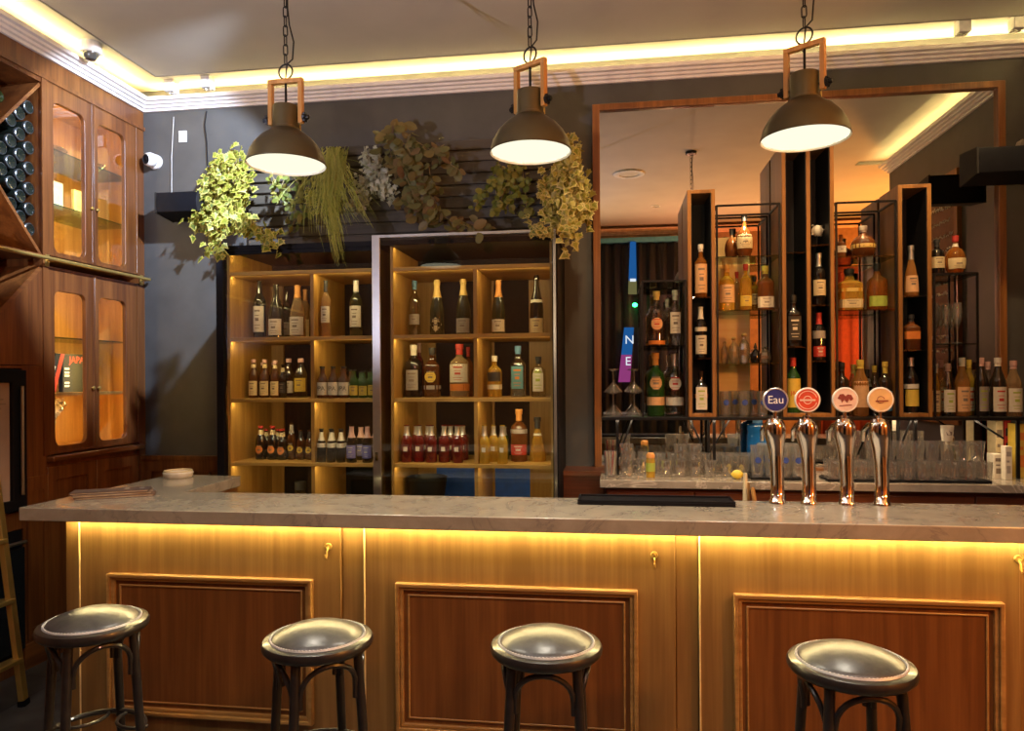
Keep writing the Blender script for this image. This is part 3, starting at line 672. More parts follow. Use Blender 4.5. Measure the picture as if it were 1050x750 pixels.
# ------------------------------------------------------------------ plants
def ivy_leaf(sz):
    o = [(0,-.15),(.28,-.34),(.34,-.05),(.62,.02),(.36,.28),(.26,.52),(0,1.0),(-.26,.52),(-.36,.28),(-.62,.02),(-.34,-.05),(-.28,-.34)]
    return [(x*sz, y*sz) for x, y in o]
def oval_leaf(sz, w=.36):
    return [(0,0),(w*.75*sz,.22*sz),(w*sz,.5*sz),(w*.7*sz,.8*sz),(0,sz),(-w*.7*sz,.8*sz),(-w*sz,.5*sz),(-w*.75*sz,.22*sz)]
def plant(name, label, strands, leaf, sz, dens, spread, mats, seed, two=False, droop=.6, yspread=.07):
    r = random.Random(seed); t = thing(name, label, 'plant', (*[atY(strands[0][0][0], strands[0][0][1], 4.45)[0]], 4.45, 2.5), group=None)
    fo, st = MB(), MB()
    for s_ in strands:
        Y = s_[-1] if not isinstance(s_[-1], tuple) else 4.45
        pts = [p for p in s_ if isinstance(p, tuple)]
        W = [Vector((atY(px, py, Y)[0], Y + r.uniform(-.02, .02), atY(px, py, Y)[1])) for px, py in pts]
        for i_, p in enumerate(W):
            if p.z < 2.50 and -2.46 < p.x < -.25 and p.y > 4.05: W[i_] = Vector((p.x*4.05/p.y, 4.05, HC + (p.z - HC)*4.05/p.y))
        st.tube([tuple(p) for p in W], .003, 5)
        for a, b in zip(W, W[1:]):
            n = max(1, int((b-a).length*dens))
            for i in range(n):
                p = a.lerp(b, (i + r.random())/n) + Vector((r.gauss(0, spread), r.uniform(-yspread, yspread*.6), r.gauss(0, spread*.8)))
                if p.z < 2.51 and -2.46 < p.x < -.25 and p.y > 4.03: g_ = (4.03 - r.random()*.05)/p.y; p = Vector((p.x*g_, p.y*g_, HC + (p.z - HC)*g_))
                k = sz*r.uniform(.65, 1.2)
                nrm = Vector((r.gauss(0, .55), -1 + r.gauss(0, .3), r.gauss(.35, .5))).normalized()
                dn_ = Vector((r.gauss(0, .7), -.2, -droop - r.random()*.4)); dn_ = (dn_ - nrm*dn_.dot(nrm)).normalized(); sd = dn_.cross(nrm)
                o = leaf(k); cx_ = Vector((0,0,0))
                def q(x, y, h=0): return tuple(p + sd*x + dn_*y + nrm*(h - abs(x)*.25))
                m = len(o); cy = sum(y for _, y in o)/m
                if two:
                    inner = [(x*.66, cy + (y-cy)*.66) for x, y in o]
                    vs = [q(*v) for v in o] + [q(*v) for v in inner] + [q(0, cy, .0)]
                    fo.add(vs, [(j, (j+1)%m, m+(j+1)%m, m+j) for j in range(m)], 1)
                    b0 = len(fo.v) - len(vs)
                    fo.f.extend([(b0+m+j, b0+m+(j+1)%m, b0+2*m) for j in range(m)]); fo.mi.extend([0]*m)
                else:
                    vs = [q(*v) for v in o] + [q(0, cy, .0)]
                    fo.add(vs, [(j, (j+1)%m, m) for j in range(m)], 0)
    st.build('stem', MATS['vine_stem'], t); fo.build('foliage', mats, t, sharp=180)
    return t
plain('vine_stem', (.20, .15, .06), .7)
g_ivy = leafmat('ivy_green', (.09, .125, .008), (.16, .19, .012), (.24, .25, .02)); g_ivye = leafmat('ivy_edge', (.40, .36, .06), (.50, .44, .09), (.36, .34, .05))
g_ivy2 = leafmat('ivy_olive', (.16, .17, .015), (.26, .24, .025), (.33, .27, .04)); g_ivy2e = leafmat('ivy_olive_edge', (.45, .36, .10), (.50, .42, .14), (.33, .27, .07))
g_dark = leafmat('leaf_dark', (.09, .12, .015), (.17, .19, .03), (.25, .20, .04)); g_brown = leafmat('leaf_brown', (.10, .10, .03), (.17, .155, .05), (.16, .08, .035))
g_pale = leafmat('leaf_pale', (.34, .36, .24), (.46, .47, .34), (.56, .55, .42)); g_grass = leafmat('grass_green', (.22, .27, .03), (.34, .36, .06), (.46, .44, .10))
plant('hanging_ivy', 'big variegated ivy spilling over the corner of the fridge beside the dark wall speaker', [
    ((238,158),(222,180),(212,205),(208,222),(200,236), 4.58), ((245,156),(238,185),(232,205),(228,225), 4.56), ((228,160),(216,190),(205,215),(202,228), 4.60),
    ((250,165),(250,195),(246,220),(240,238), 4.52), ((236,165),(226,200),(218,222),(212,232), 4.56), ((232,215),(224,235),(222,247),(221,262), 4.06), ((245,220),(258,236),(268,241),(276,244),(282,252), 4.05)],
    ivy_leaf, .043, 300, .030, [g_ivy, g_ivye], 11, True)
plant('trailing_plant', 'small leafy plant with drooping shoots behind the pendant lamp shade nearest the ivy', [
    ((278,178),(285,192),(300,208),(306,222),(299,236), 4.48), ((296,170),(290,190),(283,206), 4.5), ((312,178),(318,195),(326,212), 4.48), ((300,180),(310,196),(316,215),(308,224), 4.46)],
    lambda s: oval_leaf(s, .30), .055, 110, .018, [g_dark], 12)
plant('variegated_sprig', 'little yellow variegated sprig low between the leafy plant and the hanging grass', [((318,196),(324,206),(330,214), 4.42), ((316,200),(322,208),(326,216), 4.42)],
    ivy_leaf, .035, 160, .016, [g_ivy, g_ivye], 13, True)
# hanging grass
r = random.Random(21); t = thing('hanging_grass', 'tuft of long fine green grass hanging down in front of the fridge top', 'plant', (-1.7, 4.4, 2.9))
gb = MB()
for i in range(300):
    x0, z0 = atY(r.gauss(343, 6), 150 + r.random()*14, 4.62); f = r.random()
    endx = r.gauss(343, 19); endy = r.uniform(180, 244) if r.random() < .8 else r.uniform(240, 274)
    if endy > 240: endx = r.gauss(347, 5)
    Ye = 4.62 - .52*(min(1, (endy-150)/95))**.8 if endy > 200 else 4.62 - r.uniform(.05, .3)
    x1, z1 = atY(endx, endy, Ye); A = Vector((x0, 4.62, z0)); B = Vector((x1, Ye, z1))
    pts = []
    for k in range(6):
        u = k/5; p = A.lerp(B, u); p.y = 4.62 + (Ye-4.62)*(math.sin(u*PI/2)); p.x += .035*math.sin(u*PI)*r.uniform(-1, 1)
        if p.z < 2.49 and p.y > 4.06: g_ = 4.06/p.y; p = Vector((p.x*g_, 4.06, HC + (p.z - HC)*g_))
        pts.append(p)
    w = r.uniform(.0020, .0040); sd = Vector((1, r.uniform(-.5, .5), 0)).normalized()
    vs = []
    for k, p in enumerate(pts): ww = w*(1 - (k/5)**2*.85); vs += [tuple(p - sd*ww), tuple(p + sd*ww)]
    gb.add(vs, [(2*k, 2*k+1, 2*k+3, 2*k+2) for k in range(5)])
gb.build('blades', g_grass, t, sharp=180)
MB().lathe([(0, 0), (.02, .005), (.025, .03), (0, .05)], (atY(343,152,4.62)[0], 4.64, atY(343,158,4.62)[1]), 16).build('root_tie', MATS['vine_stem'], t)
plant('pale_ivy', 'dusty pale grey-green ivy hanging between the grass and the brown leafed garland', [
    ((377,155),(378,175),(374,195),(368,210), 4.52), ((388,158),(390,178),(394,192),(398,205), 4.5), ((380,160),(384,185),(384,200), 4.5), ((372,180),(368,200),(366,218), 4.52), ((386,170),(400,190),(402,205), 4.5)],
    ivy_leaf, .030, 330, .020, [g_pale], 14)
plant('leafy_garland', 'brown and olive broad leafed garland arching across the slatted panel', [
    ((404,124),(402,150),(410,170),(418,190), 4.45), ((396,135),(405,145),(420,150),(432,158), 4.44), ((415,138),(436,150),(452,160),(464,170),(478,178), 4.44), ((440,158),(455,148), 4.44),
    ((420,160),(430,180),(438,200),(434,212), 4.42), ((410,168),(425,200),(440,216),(455,222),(470,232),(488,236), 4.36), ((440,170),(442,190),(432,205), 4.42), ((412,200),(425,215),(448,222), 4.38), ((470,228),(484,234),(500,228), 4.34), ((418,150),(428,175),(424,200), 4.40), ((404,130),(398,150),(404,170), 4.42), ((436,190),(446,210),(452,222), 4.38)],
    lambda s: oval_leaf(s, .33), .080, 75, .030, [g_brown], 15, droop=.2)
plant('trailing_plant', 'dark green small leafed trailing plant below the middle pendant lamp', [
    ((512,165),(505,180),(496,198),(488,212), 4.48), ((525,165),(520,190),(514,205),(505,216), 4.46), ((535,170),(538,190),(540,210),(542,222), 4.46), ((516,170),(508,195),(510,210), 4.46), ((530,168),(526,195),(518,214), 4.46)],
    lambda s: oval_leaf(s, .42), .048, 130, .016, [g_dark], 17)
plant('hanging_ivy', 'big yellowish ivy hanging down beside the mirror frame', [
    ((585,140),(588,165),(592,190),(600,215), 4.45), ((575,165),(570,190),(572,215),(580,232), 4.36), ((588,150),(590,185),(586,210),(584,240),(583,252), 4.30), ((560,178),(558,200),(566,222),(580,235), 4.36), ((595,190),(600,215),(603,228), 4.42), ((580,160),(578,195),(590,225), 4.34)],
    ivy_leaf, .045, 250, .028, [g_ivy2, g_ivy2e], 18, True)
plant('variegated_sprig', 'thin dark sprig lying along the fridge top beside the mirror ivy', [((540,222),(548,236),(556,238),(566,237), 4.30), ((552,230),(560,240), 4.28)], ivy_leaf, .032, 150, .012, [g_dark, g_ivy2e], 19, True)

# ------------------------------------------------------------------ mirror
t = thing('bar_mirror', 'huge wood framed mirror on the wall behind the back bar', 'mirror', (1.1, 4.74, 1.05))
fr = MB().plate((-.128, 2.325, 1.02, 3.385), (-.082, 2.282, 1.06, 3.345), 'XZ', 4.70, 4.748); fr.build('frame', m_frame, t, bevel=.004)
MB().box(-.10, 2.30, 4.730, 4.738, 1.03, 3.37).build('mirror_glass', m_mirror, t)

# ------------------------------------------------------------------ back bar
t = thing('back_bar', 'dark red wooden back bar cabinet under the marble top', 'cabinet', (1.1, 4.5, 0))
MB().box(-.05, XR-.004, 4.22, 4.69, 0, .995).build('carcass', m_redw, t)
for k in range(5): MB().plate((-.04+.49*k, .44+.49*k, .08, .97), (.02+.49*k, .38+.49*k, .16, .90), 'XZ', 4.205, 4.222).build('door', m_redw, t, bevel=.003)
o = MB().box(-.085, XR-.004, 4.165, 4.695, .997, 1.042).build('marble_top', m_marble2, bevel=.004); tag(o, 'mottled marble top of the back bar', 'counter')
# metal shelf on braced legs
ZB, ZS_ = 1.0425, 1.388
t = thing('bottle_shelf', 'long black metal shelf on braced legs carrying bottles above the back bar', 'shelf', (1.05, 4.55, ZB))
MB().box(-.075, XR-.01, 4.39, 4.70, ZS_-.018, ZS_).build('shelf_board', m_black, t, bevel=.002)
for x in (atY(633, 430, 4.42)[0], atY(732, 430, 4.42)[0], atY(938, 430, 4.42)[0], atY(1043, 430, 4.42)[0]):
    for y in (4.415, 4.67): MB().box(x-.008, x+.008, y-.008, y+.008, ZB, ZS_-.018).build('leg', m_black, t)
for a, c in (((648,430),(634,470)), ((708,430),(722,462)), ((748,430),(734,455)), ((935,432),(916,478)), ((1000,430),(1030,450))):
    p, q = atY(*a, 4.418), atY(*c, 4.418)
    MB().beam((p[0], 4.43, ZS_-.018), (q[0], 4.43, q[1]), .010, .010, (0,1,0)).build('brace', m_black, t)
# niche towers
def tower(x0, x1, xd, z1, shelves, label, cols=1):
    t = thing('niche_tower', label, 'cabinet', ((x0+x1)/2, 4.55, ZS_)); y0, y1 = 4.415, 4.715
    b = MB(); w = .022
    b.box(x0, x0+w, y0, y1, ZS_, z1); b.box(x1-w, x1, y0, y1, ZS_, z1); b.box(x0+w, x1-w, y0, y1, z1-w, z1); b.box(x0+w, x1-w, y0, y1, ZS_, ZS_+w)
    if xd: b.box(xd-.011, xd+.011, y0, y1, ZS_+w, z1-w)
    b.build('carcass', m_tower, t, bevel=.002)
    xs = [x0+w] + ([xd-.011, xd+.011] if xd else []) + [x1-w]
    for k in range(0, len(xs), 2):
        n = MB(); a, c = xs[k]+.0005, xs[k+1]-.0005
        n.box(a, c, y1-.012, y1-.004, ZS_+w, z1-w); n.box(a, a+.003, y0+.006, y1-.012, ZS_+w, z1-w); n.box(c-.003, c, y0+.006, y1-.012, ZS_+w, z1-w)
        n.build('lining', m_niche, t)
        for z in shelves[k//2]: MB().box(a+.003, c-.003, y0+.012, y1-.012, z-.008, z).build('shelf', m_gshelf, t)
    return t
tower(.437, .597, None, 2.735, [(2.10, 1.737)], 'single oak niche tower holding three bottles, between the wire rack and the amber reflection')
tower(.975, 1.265, 1.123, 2.985, [(1.80, 2.35), (2.39, 2.04, 1.715)], 'tallest oak tower with two dark niches under the third pendant lamp')
tower(1.612, 1.790, None, 2.715, [(2.08, 1.772)], 'single oak niche tower below the hanging speaker')
# wire racks with glass shelves
def rack(x0, x1, z1, shelves, label, tinted=False):
    t = thing('wire_rack', label, 'rack', ((x0+x1)/2, 4.55, ZS_)); y0, y1, w = 4.42, 4.69, .0055
    b = MB()
    for x in (x0, x1):
        for y in (y0, y1): b.box(x-w, x+w, y-w, y+w, ZS_, z1)
    for z in (z1,):
        for y in (y0, y1): b.box(x0, x1, y-w, y+w, z-w, z+w)
        for x in (x0, x1): b.box(x-w, x+w, y0, y1, z-w, z+w)
    b.build('wire_frame', m_black, t)
    for z in shelves: MB().box(x0-.004, x1+.004, y0-.004, y1-.002, z-.008, z).build('glass_shelf', m_gshelf, t)
    return t
rack(.170, .424, 2.20, (2.196, 1.815), 'small black wire rack beside the first oak tower, holding rum and vermouth')
rack(.607, .962, 2.635, (2.335, 2.020, 1.706), 'tall black wire rack with glass shelves before the amber reflection')
rack(1.277, 1.600, 2.625, (2.315, 2.008), 'tall black wire rack with glass shelves between the two taller oak towers')
rack(1.803, 2.030, 2.200, (2.196, 1.805), 'low black wire rack of champagne flutes under the wall speaker')
pa = MB().box(.617, .842, 4.700, 4.722, ZS_, 2.50); o = pa.build('amber_reflection', m_amber, bevel=.002); tag(o, 'amber board, in place of a reflected lit wall, behind the tall wire rack', 'panel')  # board put in place of the lit wall reflected in the mirror
# ------------------------------------------------------------------ bottles
PROF = {
 'wine':  [(.0,.012),(.6,.01),(.9,0),(1,.015),(1,.60),(.96,.65),(.80,.70),(.50,.755),(.40,.79),(.37,.97),(.42,.972),(.42,.998),(0,1)],
 'burg':  [(.0,.012),(.6,.01),(.9,0),(1,.015),(1,.42),(.93,.52),(.70,.64),(.45,.74),(.37,.82),(.35,.97),(.40,.972),(.40,.998),(0,1)],
 'champ': [(.0,.012),(.6,.01),(.92,0),(1,.015),(1,.38),(.95,.48),(.78,.60),(.52,.72),(.38,.82),(.36,.90),(.42,.905),(.42,.96),(.36,.99),(0,1)],
 'beer':  [(.0,.012),(.6,.01),(.9,0),(1,.02),(1,.52),(.94,.60),(.70,.68),(.48,.76),(.42,.86),(.40,.95),(.46,.955),(.46,.998),(0,1)],
 'spirit':[(.0,.012),(.6,.01),(.92,0),(1,.015),(1,.60),(.93,.665),(.65,.715),(.38,.755),(.34,.80),(.33,.90),(.40,.905),(.40,.998),(0,1)],
 'square':[(.0,.012),(.6,.01),(.95,0),(1,.015),(1,.60),(.97,.64),(.75,.69),(.42,.735),(.34,.79),(.33,.88),(.40,.885),(.40,.998),(0,1)],
 'round': [(.0,.02),(.4,.01),(.55,0),(.62,.02),(.90,.16),(1,.34),(.94,.50),(.70,.63),(.36,.70),(.25,.76),(.24,.86),(.31,.865),(.31,.998),(0,1)],
 'tear':  [(.0,.012),(.6,.01),(.92,0),(1,.02),(.97,.20),(.86,.38),(.66,.54),(.44,.66),(.34,.76),(.32,.90),(.38,.905),(.38,.998),(0,1)],
 'syrup': [(.0,.012),(.6,.01),(.92,0),(1,.015),(1,.56),(.96,.61),(.78,.68),(.52,.76),(.40,.84),(.36,.90),(.42,.905),(.42,.998),(0,1)],
 'cone':  [(.0,.012),(.7,.01),(.97,0),(1,.02),(.88,.22),(.66,.44),(.44,.62),(.32,.76),(.30,.90),(.38,.905),(.38,.998),(0,1)],
}
SQ = {'square': 5.0}
def prof_r(prof, z):
    for (r0, z0), (r1, z1) in zip(prof[2:], prof[3:]):
        if z0 <= z <= z1: return r0 + (r1 - r0)*((z - z0)/max(1e-6, z1 - z0))
    return prof[3][0]
_cache = {}
def cached(key, fn):
    if key not in _cache: _cache[key] = fn()
    return _cache[key]
def addm(name, me, parent, loc=(0,0,0)):
    o = bpy.data.objects.new(name, me); COL.objects.link(o); o.parent = parent; o.location = loc; return o
def band(prof, H, R, z0, z1, half, off=.0006, sq=None, n=11, k=4):
    vs = []
    for j in range(k+1):
        z = z0 + (z1-z0)*j/k; r = prof_r(prof, z)*R
        for i in range(n+1):
            a = -PI/2 + half*(2*i/n - 1); ca, sa = math.cos(a), math.sin(a)
            q = r/((abs(ca)**sq + abs(sa)**sq)**(1/sq)) if sq else r
            q += off; vs.append((q*ca, q*sa, z*H))
    fs = [(j*(n+1)+i, j*(n+1)+i+1, (j+1)*(n+1)+i+1, (j+1)*(n+1)+i) for j in range(k) for i in range(n)]
    return MB().add(vs, fs)
def on_round(vs, R, z, sq=None, off=.0012):
    out = []
    for x, y, h in vs:
        if sq: out.append((x, -R - off, z + h))
        else: out.append(((R+off)*math.sin(x/R), -(R+off)*math.cos(x/R), z + h))
    return out
def bottle(kind, x, y, z, H, R, glass, label, capm=None, capz=.86, lab=None, labz=(.14,.46), labw=1.15, prints=True, text=None, neck=None, neckz=(.66,.78), group=None, rz=0, name='bottle', tcol=None, cat='bottle', shape=None, tsize=.3):
    prof = PROF[kind]; sq = SQ.get(kind); H = round(H, 3); R = round(R, 4); key = (kind, H, R)
    t = thing(name, label, cat, (x, y, z), rz, group)
    pr = [(r*R, h*H) for r, h in prof]
    cut = [p for p in pr if p[1] <= capz*H + 1e-6] if capm else pr
    addm('glass_body', cached(key + ('b', glass.name, bool(capm) and capz), lambda: MB().lathe((cut + [(prof_r(prof, capz)*R, capz*H), (0, capz*H)]) if capm else pr, n=24 if sq else 20, sq=sq).mesh('glass_body', glass)), t)
    if capm:
        def mkcap():
            rows = [(0, capz*H)] + [(prof_r(prof, capz)*R*1.06 + .0004, capz*H)] + [(r*1.05 + .0004, h) for r, h in pr if h > capz*H + 1e-6][:-1] + [(0, H)]
            return MB().lathe(rows, n=18, sq=None).mesh('cap', capm)
        addm('cap', cached(key + ('c', capm.name, capz), mkcap), t)
    if lab:
        rm = prof_r(prof, (labz[0]+labz[1])/2)*R
        if shape == 'diamond':
            me = cached(key + ('ld', lab.name), lambda: MB().add(on_round([(-.9*R,0,0),(-.45*R,0,.5*R),(0,0,R),(.45*R,0,.5*R),(.9*R,0,0),(.45*R,0,-.5*R),(0,0,-R),(-.45*R,0,-.5*R),(0,0,0)], rm, (labz[0]+labz[1])/2*H, None, .0008), [(i, (i+1)%8, 8) for i in range(8)]).mesh('label', lab))
        elif shape == 'disc':
            def mkd():
                rr = .72*R; v = [(rr*q*math.cos(2*PI*i/20), 0, rr*q*math.sin(2*PI*i/20)) for q in (1, .5) for i in range(20)] + [(0,0,0)]
                return MB().add(on_round(v, rm, (labz[0]+labz[1])/2*H, sq, .0008), [(i, (i+1)%20, 20+(i+1)%20, 20+i) for i in range(20)] + [(20+i, 20+(i+1)%20, 40) for i in range(20)]).mesh('label', lab)
            me = cached(key + ('ls', lab.name, labz), mkd)
        else:
            me = cached(key + ('l', lab.name, labz, labw), lambda: band(prof, H, R, labz[0], labz[1], labw, .0008, sq).mesh('label', lab))
        lo = addm('label', me, t)
        zc_ = (labz[0]+labz[1])/2*H; lh = (labz[1]-labz[0])*H
        tm = tcol or (m_ink if text else m_print)
        if text:
            def mkt():
                vs, fs = text_mb(text, tsize*R*2.2); return MB().add(on_round(vs, rm, zc_, sq), fs).mesh('label_text', tm)
            addm('label_text', cached(key + ('t', text, tm.name, labz), mkt), lo)
        elif prints:
            def mkp():
                g = MB(); rr = random.Random(hash_(kind, H))
                for zz, ww, hh_ in ((.32, .50, .07), (.14, .36, .03), (-.02, .30, .12), (-.24, .52, .025), (-.36, .40, .025)):
                    q = [(-ww*R + 2*ww*R*i/6, 0, zz*lh + s*hh_*lh/2) for s in (-1, 1) for i in range(7)]
                    g.add(on_round(q, rm, zc_, sq), [(i, i+1, 8+i, 7+i) for i in range(6)])
                return g.mesh('label_print', tm)
            addm('label_print', cached(key + ('p', tm.name, labz), mkp), lo)
    if neck:
        addm('neck_label', cached(key + ('n', neck.name, neckz), lambda: band(prof, H, R, neckz[0], neckz[1], 2.6, .0007, sq, 14).mesh('neck_label', neck)), t)
    return t
def hash_(*a): return sum(ord(c)*(i+3) for i, c in enumerate(str(a))) % 9973
def at_bottle(kind, px, ytop, w, Y, zs, glass, label, **kw):
    x, zt = atY(px, ytop, Y); return bottle(kind, x, Y, zs + .0006, zt - zs, w*pxm(px, Y)/2, glass, label, **kw)

G_grn = liquor('wine_glass_dark', (.018, .022, .010), .86); G_blk = liquor('near_black_glass', (.010, .008, .007), .92)
G_brn = liquor('brown_beer_glass', (.085, .028, .008), .72); G_clr = thin_glass('bottle_clear', (.86, .87, .84), .16, .9)
G_amb = liquor('amber_spirit', (.40, .14, .02), .38); G_gold = liquor('golden_spirit', (.62, .36, .05), .36); G_red = liquor('red_soda', (.17, .012, .010), .6)
G_yel = liquor('yellow_soda', (.62, .40, .05), .5); G_green = liquor('green_glass', (.03, .10, .02), .62); G_rose = liquor('pale_wine', (.50, .33, .16), .32)
G_cog = liquor('cognac_glass', (.16, .05, .012), .7); G_peach = liquor('peach_syrup', (.45, .20, .05), .5); G_dsyr = liquor('dark_syrup', (.03, .02, .012), .85)
l_wh = lab('label_white', (.66, .60, .48)); l_cr = lab('label_cream', (.62, .50, .28)); l_ye = lab('label_yellow', (.66, .46, .06)); l_or = lab('label_orange', (.66, .20, .03))
l_rd = lab('label_red', (.50, .035, .02)); l_bk = lab('label_black', (.02, .018, .018)); l_gr = lab('label_grey', (.34, .30, .26)); l_pu = lab('label_purple', (.22, .20, .48))
l_te = lab('label_teal', (.10, .28, .30)); l_pe = lab('label_peach', (.66, .38, .18)); l_bl = lab('label_blue', (.08, .26, .46)); l_gn = lab('label_green', (.34, .42, .06)); l_gd = lab('label_gold', (.60, .40, .10))
c_rd = lab('cap_red', (.45, .03, .02)); c_wh = lab('cap_white', (.68, .62, .52)); c_gd = lab('cap_gold', (.62, .42, .12)); c_bk = lab('cap_black', (.02, .02, .02)); c_or = lab('cap_orange', (.62, .27, .06)); c_bl = lab('cap_blue', (.10, .25, .42)); c_ye = lab('cap_yellow', (.70, .52, .08)); c_sv = plain('cap_silver', (.62, .60, .55), .3, .8)
c_ro = lab('cap_rose', (.55, .32, .28))
Z1, Z2, Z3, Z4 = ZSH
Yf = 4.33
# top shelf, black-framed door
A = at_bottle
GW = 'wine on the top shelf of the fridge'
A('wine', 266, 288.5, 12.5, 4.36, Z2, G_grn, 'dark wine bottle with a tall white label, nearest the outer wall on the upper shelf', lab=l_wh, labz=(.12, .56), group=GW)
A('burg', 283, 292, 15, 4.34, Z2, G_grn, 'sloping dark wine bottle with low white label, second on the upper shelf', lab=l_wh, labz=(.06, .36), group=GW)
A('wine', 294, 299, 10, 4.50, Z2, G_grn, 'dark wine bottle with grey label half hidden behind the sloping bottle', lab=l_gr, labz=(.10, .36), group=GW)
A('burg', 305, 293, 16, 4.34, Z2, G_rose, 'pale wine bottle with orange capsule and white label on the upper shelf', capm=c_or, capz=.76, lab=l_wh, labz=(.06, .40), group=GW)
A('wine', 313, 297, 10, 4.52, Z2, G_rose, 'pale wine bottle with orange capsule standing behind another like it', capm=c_or, capz=.78, lab=l_cr, labz=(.06, .40), group=GW)
A('wine', 334, 288, 10, 4.25, Z2, G_rose, 'slim pale wine bottle with small white label in the narrow upper bay', capm=c_bk, capz=.80, lab=l_wh, labz=(.25, .54), group=GW)
A('wine', 365, 288, 13, 4.34, Z2, G_grn, 'dark wine bottle with white capsule and printed white label, beside the door post', capm=c_wh, capz=.80, lab=l_wh, labz=(.18, .55), group=GW)
# top shelf, steel-framed door
A('spirit', 425, 288, 12, 4.40, Z2, G_clr, 'clear glass spirit bottle with a white print on the upper shelf', capm=c_bl, capz=.84, lab=l_gr, labz=(.22, .40), group=GW)
A('champ', 448, 287, 15, 4.34, Z2, G_grn, 'champagne bottle with gold foil neck and diamond shaped label', capm=c_gd, capz=.68, lab=l_cr, labz=(.06, .34), shape='diamond', group=GW)
A('champ', 475, 286, 15, 4.34, Z2, G_grn, 'champagne bottle with gold foil neck and square greyish label', capm=c_gd, capz=.70, lab=l_gr, labz=(.05, .30), group=GW)
A('champ', 511, 287, 14, 4.34, Z2, G_grn, 'champagne bottle with orange foil neck and white label', capm=c_or, capz=.68, lab=l_wh, labz=(.06, .28), group=GW)
A('champ', 550, 282, 14, 4.34, Z2, G_blk, 'black champagne bottle with pale neck tag and pale low label by the fridge end', lab=l_cr, labz=(.03, .27), neck=l_wh, neckz=(.53, .58), group=GW)
# beers, black-framed door
for i, (px, yt, w) in enumerate(((260, 369, 10), (271.5, 369, 10), (282, 370, 9))):
    A('beer', px, yt, w, 4.32, Z3, G_brn, f'brown beer bottle with yellow label, {ORD[i]} in the front row of the second shelf', capm=c_ro, capz=.91, neck=l_cr, neckz=(.78, .88), lab=l_cr, labz=(.07, .44), group='brown beers on the second shelf')
for i, px in enumerate((269.5, 280.5)):
    A('beer', px, 372, 9, 4.46, Z3, G_brn, f'brown beer bottle with rosy cap in the back row, {ORD[i]} behind the yellow labels', capm=c_ro, capz=.91, lab=l_cr, labz=(.07, .44), group='brown beers on the second shelf')
A('beer', 290, 374, 8, 4.34, Z3, G_blk, 'small dark beer bottle between the yellow labelled beers and the clear bottles', neck=l_cr, neckz=(.78, .90), lab=l_bk, group='soft drinks on the second shelf')
A('syrup', 296, 368, 12, 4.40, Z3, G_clr, 'clear bottle with white label and dark cap on the second shelf', capm=c_ro, capz=.90, lab=l_wh, labz=(.12, .42), group='soft drinks on the second shelf')
A('syrup', 308.5, 368, 13, 4.33, Z3, G_clr, 'clear bottle with yellow label and rosy cap beside the partition', capm=c_ro, capz=.90, lab=l_ye, labz=(.16, .50), group='soft drinks on the second shelf')
for i, px in enumerate((330.5, 341.5, 352.5)):
    A('beer', px, 376, 10.8, 4.20, Z3, G_brn, f'dark beer bottle with IPA on its white label, {ORD[i]} of three in front', capm=c_bk, capz=.93, lab=l_wh, labz=(.10, .50), labw=1.4, text='IPA', tsize=.52, group='pale ale bottles on the second shelf')
for i, px in enumerate((341, 351, 360)):
    A('beer', px, 379, 9, 4.36, Z3, G_brn, f'dark beer bottle in the back row, {ORD[i]} behind the pale ales', capm=c_bk, capz=.93, lab=l_wh, labz=(.10, .50), group='pale ale bottles on the second shelf')
for i, (px, yt) in enumerate(((363, 379), (372.5, 380), (382, 378))):
    A('beer', px, yt, 9.2, 4.20, Z3, G_green, f'green beer bottle with yellow label, {ORD[i]} of three beside the door post', capm=c_bk, capz=.94, lab=l_ye, labz=(.10, .44), group='green beers on the second shelf')
for i, px in enumerate((370, 379, 388)):
    A('beer', px, 381, 8.6, 4.36, Z3, G_green, f'green beer bottle in the back row, {ORD[i]} behind the yellow labels', capm=c_bk, capz=.94, lab=l_ye, labz=(.10, .44), group='green beers on the second shelf')
# spirits, steel-framed door
GS = 'spirits on the second shelf of the fridge'
A('spirit', 424, 354, 18, 4.34, Z3, G_blk, 'stout black liqueur bottle with white shield label and pale cap', capm=c_wh, capz=.80, lab=l_gr, labz=(.14, .52), labw=.75, group=GS)
A('spirit', 430, 352, 9, 4.52, Z3, G_red, 'reddish bottle neck showing behind the black liqueur bottle', capm=c_ro, capz=.82, group=GS)
A('square', 443, 357, 16, 4.34, Z3, G_brn, 'dark brown squarish bottle with round yellow label', capm=c_bk, capz=.85, lab=l_ye, labz=(.26, .56), shape='disc', neck=l_gr, neckz=(.16, .24), group=GS)
A('spirit', 471, 353, 20, 4.34, Z3, G_rose, 'large bottle with red cap and wide white and orange label', capm=c_rd, capz=.80, lab=l_wh, labz=(.28, .62), tcol=l_rd, neck=l_or, neckz=(.12, .25), group=GS)
A('spirit', 480, 356, 10, 4.52, Z3, G_amb, 'amber bottle with red cap behind the large orange labelled bottle', capm=c_rd, capz=.80, group=GS)
A('spirit', 507, 365, 15, 4.34, Z3, G_gold, 'golden spirit bottle with white cork top and dark upper label', capm=c_wh, capz=.86, lab=l_bk, labz=(.38, .60), prints=False, neck=l_wh, neckz=(.19, .30), group=GS)
A('square', 531, 355, 15, 4.34, Z3, G_clr, 'square clear bottle with blue cap and teal label', capm=c_bl, capz=.84, lab=l_te, labz=(.16, .60), labw=.7, tcol=l_or, group=GS)
A('spirit', 552, 366, 15, 4.34, Z3, G_clr, 'clear bottle with black cap and pale green label beside the fridge end', capm=c_bk, capz=.82, lab=l_wh, labz=(.14, .72), labw=.8, tcol=l_gn, group=GS)
